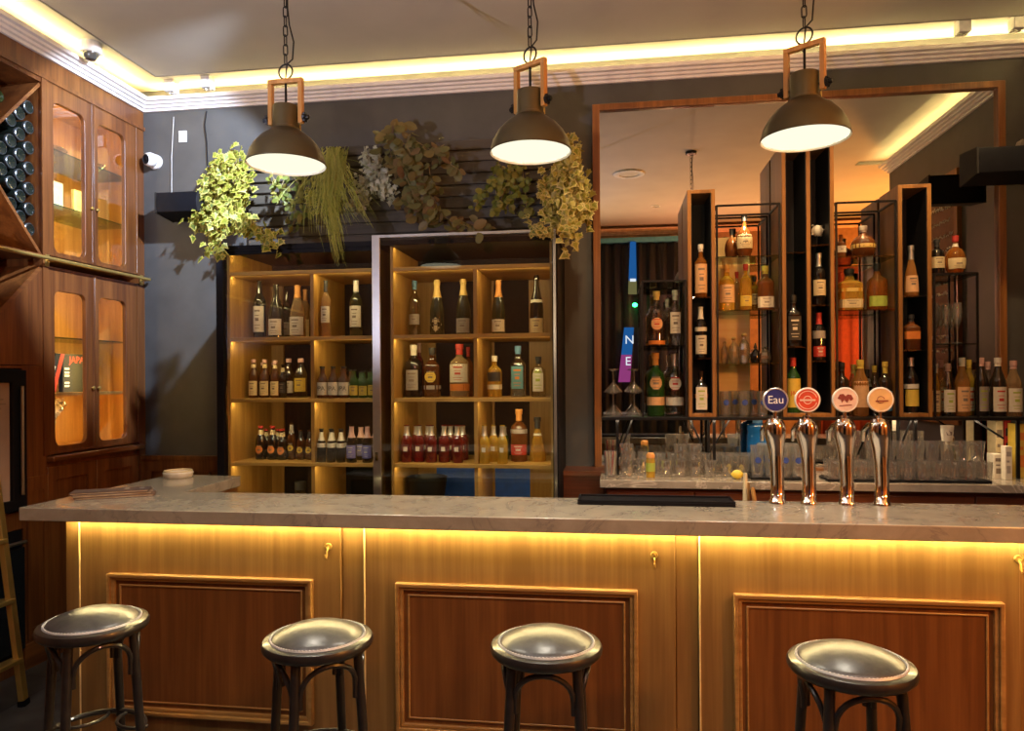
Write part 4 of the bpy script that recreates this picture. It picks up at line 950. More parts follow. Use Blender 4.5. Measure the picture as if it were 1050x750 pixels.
# third shelf, black-framed door
for i, (px, yt) in enumerate(((267.5, 437), (279.5, 437), (289.5, 440))):
    A('beer', px, yt, 11, 4.32, Z4, G_blk, f'dark beer bottle with orange round label, {ORD[i]} on the third shelf', capm=c_rd, capz=.93, lab=l_or, labz=(.12, .48), shape='disc', neck=l_cr, neckz=(.74, .88), group='orange labelled beers on the third shelf')
for i, px in enumerate((273, 285)):
    A('beer', px, 440, 9, 4.47, Z4, G_blk, f'dark beer bottle in the back row, {ORD[i]} behind the orange labels', capm=c_rd, capz=.93, neck=l_cr, neckz=(.74, .88), group='orange labelled beers on the third shelf')
for i, (px, yt) in enumerate(((299, 434), (308.5, 441), (317.5, 441))):
    A('beer', px, yt, 8.8, 4.33, Z4, G_brn, f'brown beer bottle with yellow oval label, {ORD[i]} beside the partition', neck=l_gr if i == 0 else l_bk, neckz=(.72, .95), lab=l_ye, labz=(.14, .50), shape='disc', group='yellow oval labelled beers on the third shelf')
for i, (px, yt, Y) in enumerate(((329.5, 440, 4.20), (339.5, 440, 4.20), (349.5, 440, 4.20), (340.5, 441, 4.34), (350, 441, 4.34), (359.5, 441, 4.34))):
    A('beer', px, yt, 9.0, Y, Z4, G_blk, ['black bottle with long white neck label, first in front beside the partition', 'black bottle with long white neck label, second in front of the partition row', 'black bottle with long white neck label, third in front next to the purple labels', 'black bottle with white neck label behind the first of its row', 'black bottle with white neck label behind the second of its row', 'black bottle with white neck label behind the third of its row'][i],
      neck=l_wh, neckz=(.44, .90), capm=c_bk, capz=.93, group='white necked bottles on the third shelf')
for i, (px, yt, Y) in enumerate(((360.5, 436, 4.20), (376.5, 436, 4.20), (370, 437, 4.34), (385, 437, 4.34))):
    A('beer', px, yt, 10.5, Y, Z4, G_blk, ['dark bottle with purple label, front one beside the white necked bottles', 'dark bottle with purple label, front one beside the door post', 'dark bottle with purple label behind and between the two front ones', 'dark bottle with purple label behind, against the side board'][i],
      lab=l_pu, labz=(.12, .46), neck=l_ro if False else c_ro, neckz=(.66, .96), tcol=l_wh, group='purple labelled bottles on the third shelf')
# third shelf, steel-framed door
for i, (px, Y) in enumerate(((417, 4.24), (429.5, 4.26), (442, 4.24), (427, 4.40), (439, 4.40))):
    A('beer', px, 436, 12, Y, Z4, G_red, ['red soda bottle with white print, first in front on the third shelf', 'red soda bottle with white print, second in front on the third shelf', 'red soda bottle with white print, third in front before the dark gap', 'red soda bottle behind and between the first two', 'red soda bottle behind the third, next to the dark gap'][i], lab=l_wh, labz=(.30, .42), labw=.35, prints=False, neck=c_sv, neckz=(.72, .97), group='red sodas on the third shelf')
for i, (px, Y) in enumerate(((455.5, 4.26), (469, 4.24), (462, 4.40), (474.5, 4.40))):
    A('beer', px, 436, 12, Y, Z4, G_red, ['red soda bottle before the dark gap, nearer the other reds', 'red soda bottle before the dark gap, nearer the yellow sodas', 'red soda bottle behind the dark gap pair, between them', 'red soda bottle behind, against the partition'][i], lab=l_wh, labz=(.30, .42), labw=.35, prints=False, neck=c_sv, neckz=(.72, .97), group='red sodas on the third shelf')
for i, (px, Y) in enumerate(((496.5, 4.20), (506, 4.31), (515, 4.20))):
    A('beer', px, 436, 11, Y, Z4, G_yel, f'yellow soda bottle with white print, {ORD[i]} from the partition', lab=l_wh, labz=(.30, .42), labw=.35, prints=False, neck=c_sv, neckz=(.72, .97), group='yellow sodas on the third shelf')
A('beer', 517, 437, 10, 4.44, Z4, G_green, 'green soda bottle behind the third yellow soda', neck=c_sv, neckz=(.72, .97), group='yellow sodas on the third shelf')
o = A('spirit', 532, 420, 17, 4.34, Z4, G_cog, 'tall amber bottle with red cap and slanted red label on the third shelf', capm=c_or, capz=.78, lab=l_rd, labz=(.13, .33), tcol=l_wh, neck=l_gr, neckz=(.54, .62), group='liqueurs on the third shelf')
A('cone', 551, 428, 18, 4.36, Z4, G_gold, 'conical yellow glass bottle with dark neck beside the fridge end', capm=c_bk, capz=.74, neck=c_wh, neckz=(.58, .63), group='liqueurs on the third shelf')
# low things at the bottom of the fridge
def mason_jar(px, y, h, w, Y, zs, mat, lidm, label, group=None):
    x, _ = atY(px, y, Y); R = w*pxm(px, Y)/2; t = thing('glass_jar', label, 'jar', (x, Y, zs + .0005), 0, group)
    MB().lathe([(0, 0), (R*.9, 0), (R, .006), (R, h*.74), (R*.8, h*.82), (R*.8, h*.86), (0, h*.86)], n=20).build('glass_body', mat, t, local=True)
    MB().lathe([(0, h*.86), (R*.88, h*.86), (R*.88, h), (0, h)], n=20).build('lid', lidm, t, local=True); return t
Z5 = .622
mason_jar(308, 495, .36, 13, 4.36, Z5, G_clr, c_bk, 'tall glass jar with dark lid in the bottom of the fridge, behind the counter edge')
o = MB().lathe([(0, .008), (.07, .01), (.115, .33), (.125, .40), (.118, .40), (.06, .0), (0, 0)], (atY(438, 505, 4.38)[0], 4.38, Z5 + .0005), 32).build('ice_bucket', m_black); tag(o, 'black rimmed bucket in the bottom of the fridge behind the counter edge', 'bucket')

# ------------------------------------------------------------------ back bar bottles
YS = 4.55
ZT = ZS_ + .022
A('spirit', 673, 299, 17, 4.55, 1.815, G_clr, 'clear rum bottle with red round label on the upper shelf of the small rack', capm=c_gd, capz=.84, lab=l_pe, labz=(.28, .52), shape='disc', tcol=l_rd, neck=l_or, neckz=(.03, .10), group='bottles in the small wire rack')
A('spirit', 692, 298, 14, 4.53, 1.815, G_clr, 'clear bottle with white cap and white label on the upper shelf of the small rack', capm=c_wh, capz=.82, lab=l_wh, labz=(.22, .60), labw=.8, group='bottles in the small wire rack')
A('spirit', 684, 307, 10, 4.64, 1.815, G_clr, 'clear bottle half hidden behind the two front rums', capm=c_wh, capz=.82, group='bottles in the small wire rack')
A('spirit', 672, 362, 18, 4.55, ZS_, G_green, 'green vermouth bottle with round pinkish label on the lower level of the small rack', capm=c_or, capz=.80, lab=l_pe, labz=(.38, .66), shape='disc', neck=l_pe, neckz=(.17, .30), group='bottles in the small wire rack')
A('spirit', 691.5, 363, 18, 4.55, ZS_, G_clr, 'clear vermouth bottle with round white label on the lower level of the small rack', capm=c_sv, capz=.80, lab=l_wh, labz=(.38, .66), shape='disc', tcol=l_rd, neck=l_wh, neckz=(.17, .30), group='bottles in the small wire rack')
GT = 'bottles in the niche towers'
A('spirit', 718.5, 251, 13, 4.47, 2.10, G_amb, 'bottle with tall peach label in the top niche of the first tower', capm=c_wh, capz=.86, lab=l_pe, labz=(.08, .62), group=GT)
A('wine', 718.5, 315, 12, 4.47, 1.737, G_blk, 'slim dark bottle with white capsule and label in the middle niche of the first tower', capm=c_wh, capz=.76, lab=l_wh, labz=(.08, .44), neck=l_wh, neckz=(.52, .60), group=GT)
A('square', 718.5, 381, 13.5, 4.47, ZT, G_blk, 'dark square bottle with orange and white label in the bottom niche of the first tower', lab=l_wh, labz=(.08, .62), labw=.72, neck=l_or, neckz=(.36, .46), tcol=l_gn, group=GT)
GR = 'spirits in the tall wire rack'
A('round', 763, 221, 17, 4.53, 2.335, G_cog, 'dark cognac bottle with long neck and cream label on top of the tall rack', capm=c_bk, capz=.86, lab=l_cr, labz=(.22, .54), group=GR)
A('round', 750, 235, 14, 4.60, 2.335, G_cog, 'smaller dark brandy bottle beside the long necked cognac', capm=c_bk, capz=.80, group=GR)
A('spirit', 745, 272, 16, 4.53, 2.02, G_gold, 'golden tequila bottle with brown label at the outer end of the middle shelf', capm=c_cr if False else c_or, capz=.84, lab=l_pe, labz=(.18, .56), group=GR)
A('spirit', 755.5, 279, 9, 4.60, 2.02, G_clr, 'slim clear bottle between the golden ones on the middle shelf', capm=c_rd, capz=.84, group=GR)
A('spirit', 764.5, 271, 12, 4.53, 2.02, G_gold, 'tall golden bottle with yellow label on the middle shelf', capm=c_rd, capz=.86, lab=l_ye, labz=(.10, .32), group=GR)
A('spirit', 773.5, 284, 10, 4.60, 2.02, G_gold, 'short golden bottle tucked behind the tall golden one', capm=c_bk, capz=.86, lab=l_cr, labz=(.2, .5), group=GR)
A('square', 784.5, 273, 16, 4.53, 2.02, G_cog, 'reddish whiskey bottle with yellow cap and pale low label on the middle shelf', capm=c_ye, capz=.82, lab=l_wh, labz=(.06, .30), group=GR)
A('square', 813.2, 303, 15, 4.47, 1.80, G_blk, 'square black whiskey bottle with black and white label in the tallest tower', capm=c_bk, capz=.84, lab=l_bk, labz=(.12, .58), labw=.74, tcol=l_wh, group=GT)
A('wine', 813.2, 367, 14, 4.47, ZT, G_green, 'green whisky bottle with red cap and yellow label in the tallest tower', capm=c_rd, capz=.84, lab=l_ye, labz=(.10, .62), text='J&B', tcol=l_rd, tsize=.36, group=GT)
A('spirit', 839.5, 260, 13, 4.47, 2.04, G_blk, 'dark bottle with cream label and ornate stopper in the second niche', capm=c_cr if False else c_sv, capz=.74, lab=l_cr, labz=(.18, .48), group=GT)
A('wine', 839.5, 321, 13, 4.47, 1.715, G_blk, 'dark whisky bottle with red capsule and slanted red label in the second niche', capm=c_rd, capz=.76, lab=l_rd, labz=(.08, .30), tcol=l_wh, neck=l_gr, neckz=(.46, .62), group=GT)
# ornament bottle stopper shaped like a small turtle on its stand
x, z = atY(837.3, 236, 4.53); t = thing('turtle_ornament', 'small white turtle shaped ornament on a stand high in the second niche', 'ornament', (x, 4.53, 2.3915))
MB().lathe([(0, 0), (.022, 0), (.022, .006), (.005, .012), (.005, .075), (0, .075)], n=14).build('stand', m_black, t, local=True)
MB().lathe([(0, -.014), (.02, -.012), (.034, 0), (.024, .010), (0, .014)], (.004, 0, .098), 18, frame=(Vector((1,0,0)), Vector((0,0,1)), Vector((0,-1,0)))).build('shell', m_cream, t, local=True)
for dx, dz in ((-.028, .03), (-.03, -.022), (.028, .026), (.026, -.03), (.040, .002)): MB().lathe([(0, -.006), (.010, 0), (0, .008)], (.002 + dx*.82, 0, .098 + dz), 10).build('head' if dx > .03 else 'limb', m_cream, t, local=True)
GF = 'spirits in the rack between the taller towers'
A('round', 885, 232, 24, 4.53, 2.315, G_cog, 'round bellied dark decanter bottle with pale stopper on the top shelf', capm=c_wh, capz=.80, neck=l_gd, neckz=(.30, .42), group=GF)
A('spirit', 862, 241, 10, 4.58, 2.315, G_cog, 'short dark bottle with pale print beside the round decanter', lab=l_wh, labz=(.30, .55), group=GF)
A('square', 870.5, 276, 23, 4.53, 2.008, G_gold, 'faceted golden whiskey bottle with pale low label on the second shelf', capm=c_bk, capz=.82, lab=l_cr, labz=(.06, .26), neck=l_gd, neckz=(.44, .52), group=GF)
A('square', 899, 271, 17, 4.53, 2.008, G_amb, 'square amber bottle with green low label on the second shelf', capm=c_bk, capz=.84, lab=l_gn, labz=(.08, .30), prints=False, group=GF)
GL = 'bottles standing on the long shelf behind the taps'
A('spirit', 863, 372, 14, 4.54, ZS_, G_dsyr, 'dark bottle with clear shoulder behind the bird emblem tap badge', capm=c_bk, capz=.84, lab=l_wh, labz=(.3, .5), group=GL)
A('syrup', 875, 374, 11, 4.62, ZS_, G_rose, 'pale bottle with gold cap behind the peach labelled bottle', capm=c_gd, capz=.82, group=GL)
A('syrup', 882, 369, 16, 4.52, ZS_, G_peach, 'bottle with wide peach label and yellow cap between the last two tap badges', capm=c_ye, capz=.84, lab=l_pe, labz=(.16, .62), prints=False, group=GL)
A('syrup', 889, 379, 10, 4.63, ZS_, G_dsyr, 'dark capped bottle behind, beside the wide peach label', capm=c_bk, capz=.84, neck=l_gr, neckz=(.62, .8), group=GL)
A('spirit', 896.5, 375, 11, 4.585, ZS_, G_clr, 'clear bottle with yellow cap behind the plain tan tap badge', capm=c_ye, capz=.86, group=GL)
A('spirit', 907.5, 371, 13, 4.52, ZS_, G_dsyr, 'dark bottle with yellow cap and blue label beside the last oak tower', capm=c_ye, capz=.78, lab=l_bl, labz=(.10, .46), tcol=l_wh, group=GL)
A('tear', 934, 252, 14, 4.47, 2.08, G_peach, 'long necked bottle with peach label in the top niche of the last tower', capm=c_sv, capz=.72, lab=l_pe, labz=(.08, .40), group=GT)
A('square', 934, 323, 15, 4.47, 1.772, G_cog, 'squat dark bottle with orange label in the middle niche of the last tower', capm=c_bk, capz=.80, lab=l_or, labz=(.30, .52), prints=False, group=GT)
A('wine', 934, 367, 14, 4.47, ZT, G_blk, 'dark bottle with white and yellow label in the bottom niche of the last tower', capm=c_sv, capz=.84, lab=l_ye, labz=(.12, .42), neck=l_wh, neckz=(.44, .52), prints=False, group=GT)
A('spirit', 960.5, 246, 14, 4.55, 2.2, G_blk, 'dark bottle with pale label on top of the flute rack, beside the oak tower', capm=c_bk, capz=.80, lab=l_cr, labz=(.22, .52), group='bottles on top of the flute rack')
A('round', 979.5, 242, 19, 4.53, 2.2, G_amb, 'round amber cognac bottle with red cap on top of the flute rack', capm=c_rd, capz=.84, lab=l_cr, labz=(.16, .42), neck=l_wh, neckz=(.72, .80), group='bottles on top of the flute rack')
GY = 'syrup bottles at the end of the long shelf'
for i, (px, yt, w, Y, g, cm, lb, d) in enumerate((
    (959, 375, 9, 4.55, G_gold, c_wh, l_cr, 'slim golden bottle with cream label beside the last oak tower'),
    (965, 369, 10, 4.64, G_rose, c_ro, l_wh, 'rosy capped syrup bottle standing behind the slim golden one'),
    (972, 373, 13, 4.52, G_clr, c_ro, l_wh, 'clear syrup bottle with rosy cap and brown pictured label'),
    (986.5, 367, 14, 4.52, G_peach, c_wh, l_pe, 'orange syrup bottle with white cap and peach label'),
    (993.5, 369, 11, 4.63, G_yel, c_ye, l_wh, 'yellow capped syrup bottle behind the orange syrup'),
    (1006, 367, 13, 4.56, G_dsyr, c_ro, l_gr, 'dark syrup bottle with rosy cap and grey label behind the rack leg'),
    (1013, 371, 11, 4.64, G_clr, c_ro, l_wh, 'clear syrup bottle with rosy cap hidden behind two darker ones'),
    (1023, 367, 15, 4.52, G_dsyr, c_wh, l_wh, 'black syrup bottle with white cap and pale green pictured label'),
    (1039, 370, 15, 4.52, G_rose, c_ro, l_wh, 'pale syrup bottle standing at the outer end of the syrup row'))):
    A('syrup', px, yt, w, Y, ZS_, g, d, capm=cm, capz=.85, lab=lb, labz=(.08, .50), labw=1.0, tcol=[m_print, l_rd, l_gn][i % 3], group=GY)

# ------------------------------------------------------------------ glassware
def lathe_me(key, prof, mat, n=20, name='glass', sq=None): return cached(('g', key, mat.name), lambda: MB().lathe(prof, n=n, sq=sq).mesh(name, mat))
def item(name, me, loc, label, cat, group=None, rz=0):
    o = bpy.data.objects.new(name, me); COL.objects.link(o); o.location = loc; o.rotation_euler = (0,0,rz); return tag(o, label, cat, group)
def cut_tumbler(R, H):
    # cut crystal: diamond facets low on the side, plain rim, heavy base
    b = MB(); n = 16; rows = []
    zs = [0, .03, .18, .33, .48, .60, .64, 1.0]
    vs = []
    for j, z in enumerate(zs):
        for i in range(n):
            a = 2*PI*(i + (.5 if j % 2 else 0))/n
            r = R*(.86 + .14*z)*(1.0 if j not in (2, 3, 4) else (1.03 if (i % 2) else .97)); vs.append((r*math.cos(a), r*math.sin(a), z*H))
    fs = []
    for j in range(len(zs)-1):
        for i in range(n):
            A_, B_ = j*n+i, j*n+(i+1)%n; C_, D_ = (j+1)*n+(i+1)%n, (j+1)*n+i
            if j % 2: fs += [(A_, B_, C_), (A_, C_, D_)]
            else: fs += [(A_, B_, D_), (B_, C_, D_)]
    b.add(vs, fs); b.lathe([(0, .0), (R*.86, 0)], n=16); b.lathe([(0, .10*H), (R*.80, .12*H), (R*.93, H), (R, H)], n=16)
    return b
m_crys = thin_glass('crystal_glass', (.88, .86, .82), .28, .9, .05, .055)
tumb_me = cut_tumbler(.040, .095).mesh('tumbler', m_crys, sharp=8)
tall_me = cut_tumbler(.041, .125).mesh('tumbler', m_crys, sharp=8)
# martini glasses, upside down in two storeys at the end of the shelf
mart = [(.058, 0), (.0585, .001), (.006, .058), (.0035, .066), (.0035, .128), (.010, .136), (.036, .141), (.036, .144), (0, .144)]
mart_me = MB().lathe(mart, n=28).mesh('martini_glass', m_cgl)
for i, (px, lev) in enumerate(((629, 0), (650.5, 0), (629, 1), (650.5, 1))):
    x = atY(px, 427, 4.53)[0]
    item('martini_glass', mart_me, (x, 4.53, ZS_ + .001 + .146*lev), ['upturned martini glass on the shelf end, lower one beside the mirror frame', 'upturned martini glass on the shelf end, lower one beside the wire rack', 'upturned martini glass stacked on another, upper one beside the mirror frame', 'upturned martini glass stacked on another, upper one beside the wire rack'][i], 'glass', 'martini glasses at the shelf end')
# decanter glasses on the third level of the tall rack
for i, (px, yt, w) in enumerate(((744, 350, 8), (752.5, 346, 11), (763, 342, 12), (784, 356, 13))):
    x, zt = atY(px, yt, 4.55); h = zt - 1.706; R = w*pxm(px, 4.55)/2
    t = thing('crystal_decanter', ['small crystal decanter at the outer end of the third rack shelf', 'crystal decanter with dark stopper, second on the third rack shelf', 'tallest crystal decanter with dark stopper on the third rack shelf', 'squat crystal decanter beside the dark figurine'][i], 'decanter', (x, 4.55 + (.05 if i == 0 else 0), 1.7065), 0, 'crystal decanters in the tall rack')
    addm('glass_body', MB().lathe([(0, 0), (R*.7, 0), (R, h*.25), (R, h*.45), (R*.8, h*.65), (R*.35, h*.8), (R*.3, h*.88), (0, h*.88)], n=14).mesh('glass_body', m_crys, sharp=8), t)
    addm('stopper', MB().lathe([(0, h*.86), (R*.34, h*.88), (R*.5, h*.94), (R*.3, h), (0, h)], n=12).mesh('stopper', m_cork if i in (1, 2) else m_crys), t)
x, zt = atY(774.5, 352, 4.53); h = zt - 1.706
t = thing('figurine_bottle', 'small dark figurine shaped bottle on the third rack shelf', 'bottle', (x, 4.53, 1.7065))
addm('glass_body', MB().lathe([(0, 0), (.024, 0), (.030, h*.18), (.030, h*.42), (.018, h*.6), (.010, h*.7), (0, h*.72)], n=16).mesh('glass_body', G_blk), t)
addm('stopper', MB().lathe([(0, h*.7), (.012, h*.74), (.008, h*.85), (.003, h), (0, h)], n=12).mesh('stopper', c_bk), t)
# beer glasses with a blue disc
def logo_glass(px, Y, zs, H, R, label, group):
    x = atY(px, 420, Y)[0]; t = thing('beer_glass', label, 'glass', (x, Y, zs + .0006), 0, group)
    addm('glass_body', lathe_me(('bg', H, R), [(0, 0), (R*.8, 0), (R*.82, .004), (R, H), (R*.95, H), (R*.76, .012), (0, .012)], m_cgl, 22, 'glass_body'), t)
    q = [(.017*math.cos(2*PI*i/18), 0, .017*math.sin(2*PI*i/18)) for i in range(18)] + [(0,0,0)]
    addm('blue_logo', cached(('lg', H, R), lambda: MB().add(on_round(q, R*.93, H*.55, None, .0012), [(i, (i+1)%18, 18) for i in range(18)]).mesh('blue_logo', plain('logo_blue', (.03, .07, .32), .5))), t)
    return t
GB = 'beer glasses on the shelf under the tall rack'
for i, (px, Y) in enumerate(((744, 4.50), (763, 4.50), (782, 4.50), (753, 4.62), (772.5, 4.62))):
    logo_glass(px, Y, ZS_, .150, .036, ['beer glass with blue logo, first in front under the tall rack', 'beer glass with blue logo, second in front under the tall rack', 'beer glass with blue logo beside the blue tap badge', 'beer glass behind and between the first two logo glasses', 'beer glass behind, nearer the blue tap badge'][i], GB)
# flutes
flute = [(0, 0), (.030, 0), (.030, .002), (.006, .008), (.0032, .02), (.0032, .085), (.010, .095), (.021, .13), (.025, .17), (.022, .235), (.0212, .235), (.024, .17), (.019, .13), (0, .098)]
flute_me = MB().lathe(flute, n=22).mesh('champagne_flute', m_cgl)
for i, (px, Y) in enumerate(((958, 4.50), (970, 4.52), (981.5, 4.48), (964, 4.62), (976, 4.62))):
    item('champagne_flute', flute_me, (atY(px, 340, Y)[0], Y, 1.8055), ['champagne flute beside the oak tower, first in front', 'champagne flute in the middle of the front row', 'champagne flute standing alone toward the open end of the rack', 'champagne flute behind the first pair', 'champagne flute behind the front row, nearer the open end'][i], 'glass', 'champagne flutes in the low rack')
# tumblers on the marble top
GC = 'cut tumblers under the long shelf'
fr_ = [(642.5, 4.34), (657, 4.42), (683, 4.36), (697.8, 4.36), (712.6, 4.36), (727.4, 4.36), (746, 4.38), (761, 4.36)]
for i, (px, Y) in enumerate(fr_):
    item('tumbler', tumb_me if i not in (6, 7) else tall_me, (atY(px, 470, Y)[0], Y, ZB), f'cut crystal tumbler in the front row on the marble, {ORD[i]} counted from the mirror frame', 'glass', GC, rnd.random())
bk_ = [(645, 4.53), (660, 4.54), (676, 4.48), (691, 4.48), (706, 4.48), (721, 4.48), (736, 4.53), (751, 4.50), (766, 4.51)]
for i, (px, Y) in enumerate(bk_):
    item('tumbler', tall_me, (atY(px, 460, Y)[0], Y, ZB), f'taller cut tumbler in the back row on the marble, {ORD[i]} from the mirror frame', 'glass', GC, rnd.random())
for i, (px, Y) in enumerate(((642.5, 4.34), (697.8, 4.36), (712.6, 4.36))):
    item('tumbler', tumb_me, (atY(px, 450, Y)[0], Y + (.0), ZB + .1255 if False else ZB + .0955), ['cut tumbler stacked on the pair nearest the mirror frame', 'cut tumbler stacked on the front row, first of two stacked', 'cut tumbler stacked on the front row, second of two stacked'][i], 'glass', GC, rnd.random())
t = thing('glass_jar', 'tall ribbed glass with pinkish straws at the mirror frame end of the marble', 'jar', (atY(626, 475, 4.32)[0], 4.32, ZB))
addm('glass_body', MB().lathe([(0, 0), (.034, 0), (.036, .004), (.040, .15), (.038, .15), (.033, .01), (0, .01)], n=20).mesh('glass_body', m_cgl), t)
for k in range(9):
    a = k*.7; addm('straw', MB().tube([(.02*math.cos(a), .02*math.sin(a), .012), (.03*math.cos(a+.3), .03*math.sin(a+.3), .145)], .004, 6).mesh('straw', [l_pe, l_rd, l_wh][k % 3]), t)
x = atY(667, 475, 4.30)[0]
t = thing('bitters_bottle', 'little bottle with yellow label and cork coloured cap on the marble among tumblers', 'bottle', (x, 4.30, ZB + .0005))
addm('glass_body', MB().lathe([(0, 0), (.024, 0), (.026, .004), (.026, .10), (.020, .112), (0, .112)], n=20).mesh('glass_body', G_yel), t)
addm('cap', MB().lathe([(0, .112), (.024, .112), (.025, .13), (.018, .142), (0, .144)], n=18).mesh('cap', c_or), t)
addm('label', MB().lathe([(.0266, .035), (.0266, .085)], n=20).mesh('label', l_gn), t)
lm = MB().lathe([(0, -.036), (.008, -.032), (.022, -.018), (.027, 0), (.022, .018), (.008, .032), (0, .036)], (0,0,0), 20, frame=(Vector((0,.2,1)).normalized(), Vector((0,1,-.2)).normalized(), Vector((1,0,0)))).mesh('lemon', plain('lemon_peel', (.75, .55, .06), .45, bump=.15, scale=120))
item('lemon', lm, (atY(756, 480, 4.26)[0], 4.26, ZB + .0275), 'yellow lemon on the marble in front of the black tray', 'lemon')
t = thing('blue_bottle', 'large blue water bottle standing on the marble behind the logo glasses', 'bottle', (atY(777, 460, 4.62)[0], 4.62, ZB))
addm('glass_body', MB().lathe([(0, 0), (.062, 0), (.066, .01), (.066, .22), (.060, .24), (.066, .26), (.062, .285), (.03, .30), (0, .30)], n=24).mesh('glass_body', liquor('blue_bottle_glass', (.01, .12, .35), .6)), t)
addm('cap', MB().lathe([(0, .298), (.03, .298), (.03, .315), (0, .315)], n=18).mesh('cap', c_bl), t)
# black tray with logo glasses
def tray(x0, x1, y0, y1, label):
    t = MB().box(x0, x1, y0, y1, ZB, ZB+.006); t.box(x0, x1, y0, y0+.006, ZB+.006, ZB+.014); t.box(x0, x1, y1-.006, y1, ZB+.006, ZB+.014); t.box(x0, x0+.006, y0+.006, y1-.006, ZB+.006, ZB+.014); t.box(x1-.006, x1, y0+.006, y1-.006, ZB+.006, ZB+.014)
    return tag(t.build('tray', m_blackp), label, 'tray')
tray(atY(769, 480, 4.26)[0], atY(822, 480, 4.26)[0], 4.24, 4.50, 'black bar tray carrying big logo glasses behind the first two taps')
for i, (px, Y) in enumerate(((776, 4.30), (790, 4.30), (804, 4.30), (817, 4.30), (783, 4.42), (797, 4.42), (810, 4.42))):
    logo_glass(px, Y, ZB + .006, .185, .038, ['tall logo glass at the lemon end of the black tray, in front', 'tall logo glass just behind the first tap', 'tall logo glass between the first two taps', 'tall logo glass behind the second tap', 'tall logo glass in the back row of the tray, lemon end', 'tall logo glass in the middle of the tray back row', 'tall logo glass in the back row behind the second tap'][i], 'tall glasses on the black tray')
# tray of plain tumblers below the last tower
tray(atY(846, 490, 4.26)[0], atY(1012, 490, 4.26)[0], 4.205, 4.385, 'long black tray packed with ribbed tumblers below the last oak tower')
def ribbed(R, H):
    b = MB(); n = 36
    o = [[(r*(1 + (.03 if i % 2 else -.015)*(z < .75))*math.cos(2*PI*i/n), r*(1 + (.03 if i % 2 else -.015)*(z < .75))*math.sin(2*PI*i/n), z*H) for i in range(n)] for r, z in ((R*.78, 0), (R*.82, .05), (R*.95, .7), (R, .8), (R*1.02, 1))]
    b.add([v for row in o for v in row], [(j*n+i, j*n+(i+1)%n, (j+1)*n+(i+1)%n, (j+1)*n+i) for j in range(4) for i in range(n)]); b.lathe([(0, .0), (R*.78, 0)], n=n); return b
rib_me = ribbed(.036, .105).mesh('ribbed_tumbler', m_crys, sharp=12)
k = 0
for row, (Y, x0p, cnt) in enumerate(((4.25, 855, 11), (4.333, 857, 11))):
    for i in range(cnt):
        item('ribbed_tumbler', rib_me, (atY(855, 480, 4.26)[0] + .0775*i, Y, ZB + .0065), f'ribbed tumbler on the long tray, {ORD[i]} from the taps end in the {["front", "back"][row]} row', 'glass', 'ribbed tumblers on the long tray', rnd.random())
for i in range(8):
    item('ribbed_tumbler', rib_me, (atY(855, 480, 4.26)[0] + .0775*(i+3), 4.333, ZB + .112), f'ribbed tumbler stacked on the others, {ORD[i]} from the taps end of the upper layer', 'glass', 'ribbed tumblers on the long tray', rnd.random())
# goblet, cup and boxes at the end of the back bar
gob = [(0, 0), (.034, 0), (.034, .003), (.006, .010), (.005, .06), (.02, .075), (.034, .11), (.036, .15), (.031, .18), (.030, .18), (.034, .15), (.018, .077), (0, .07)]
item('wine_glass', MB().lathe([(r, .182 - z) for r, z in gob][::-1], n=22).mesh('wine_glass', m_cgl), (atY(1003, 480, 4.46)[0]+.03, 4.56, ZB), 'upturned stemmed glass beside the end of the long tray', 'glass')
t = thing('paper_cup', 'small printed white cup standing on the upper layer of tumblers', 'cup', (atY(855, 480, 4.26)[0] + .0775*8, 4.333, ZB + .2175))
addm('cup_body', MB().lathe([(0, 0), (.026, 0), (.034, .085), (.032, .085), (.025, .004), (0, .004)], n=22).mesh('cup_body', l_wh), t)
addm('print', MB().add(on_round([(-.012,0,-.012),(.012,0,-.012),(.016,0,.006),(0,0,.014),(-.016,0,.006)], .0305, .045), [(0,1,2,3,4)]).mesh('print', m_print), t)
def carton(px0, px1, y0, y1, Y, d, mat, label, pm):
    a, zt = atY(px0, y0, Y); b_, _ = atY(px1, y1, Y); t = thing('carton', label, 'box', ((a+b_)/2, Y, ZB))
    MB().box(a, b_, Y, Y+d, ZB, zt).build('box_body', mat, t, bevel=.002)
    w = b_-a
    for f0, f1, v0, v1 in ((.15, .85, .70, .84), (.2, .6, .52, .58), (.2, .75, .2, .42)): MB().box(a+w*f0, a+w*f1, Y-.0008, Y, ZB+(zt-ZB)*v0, ZB+(zt-ZB)*v1).build('print', pm, t)
carton(1021, 1029, 432, 480, 4.55, .10, l_cr, 'narrow cream carton on the back bar near the end', m_print)
carton(1030, 1037, 430, 482, 4.56, .10, l_rd, 'narrow dark red carton next to the cream one', l_bk)
carton(1042, 1054, 435, 470, 4.45, .09, l_ye, 'yellowish carton with orange print at the very end of the back bar', l_or)
carton(1019, 1030, 466, 480, 4.42, .08, l_wh, 'small white packet lying before the narrow cartons', m_print)
carton(1031, 1038, 458, 482, 4.36, .05, l_wh, 'small upright white packet beside the last shelf leg', l_gr)

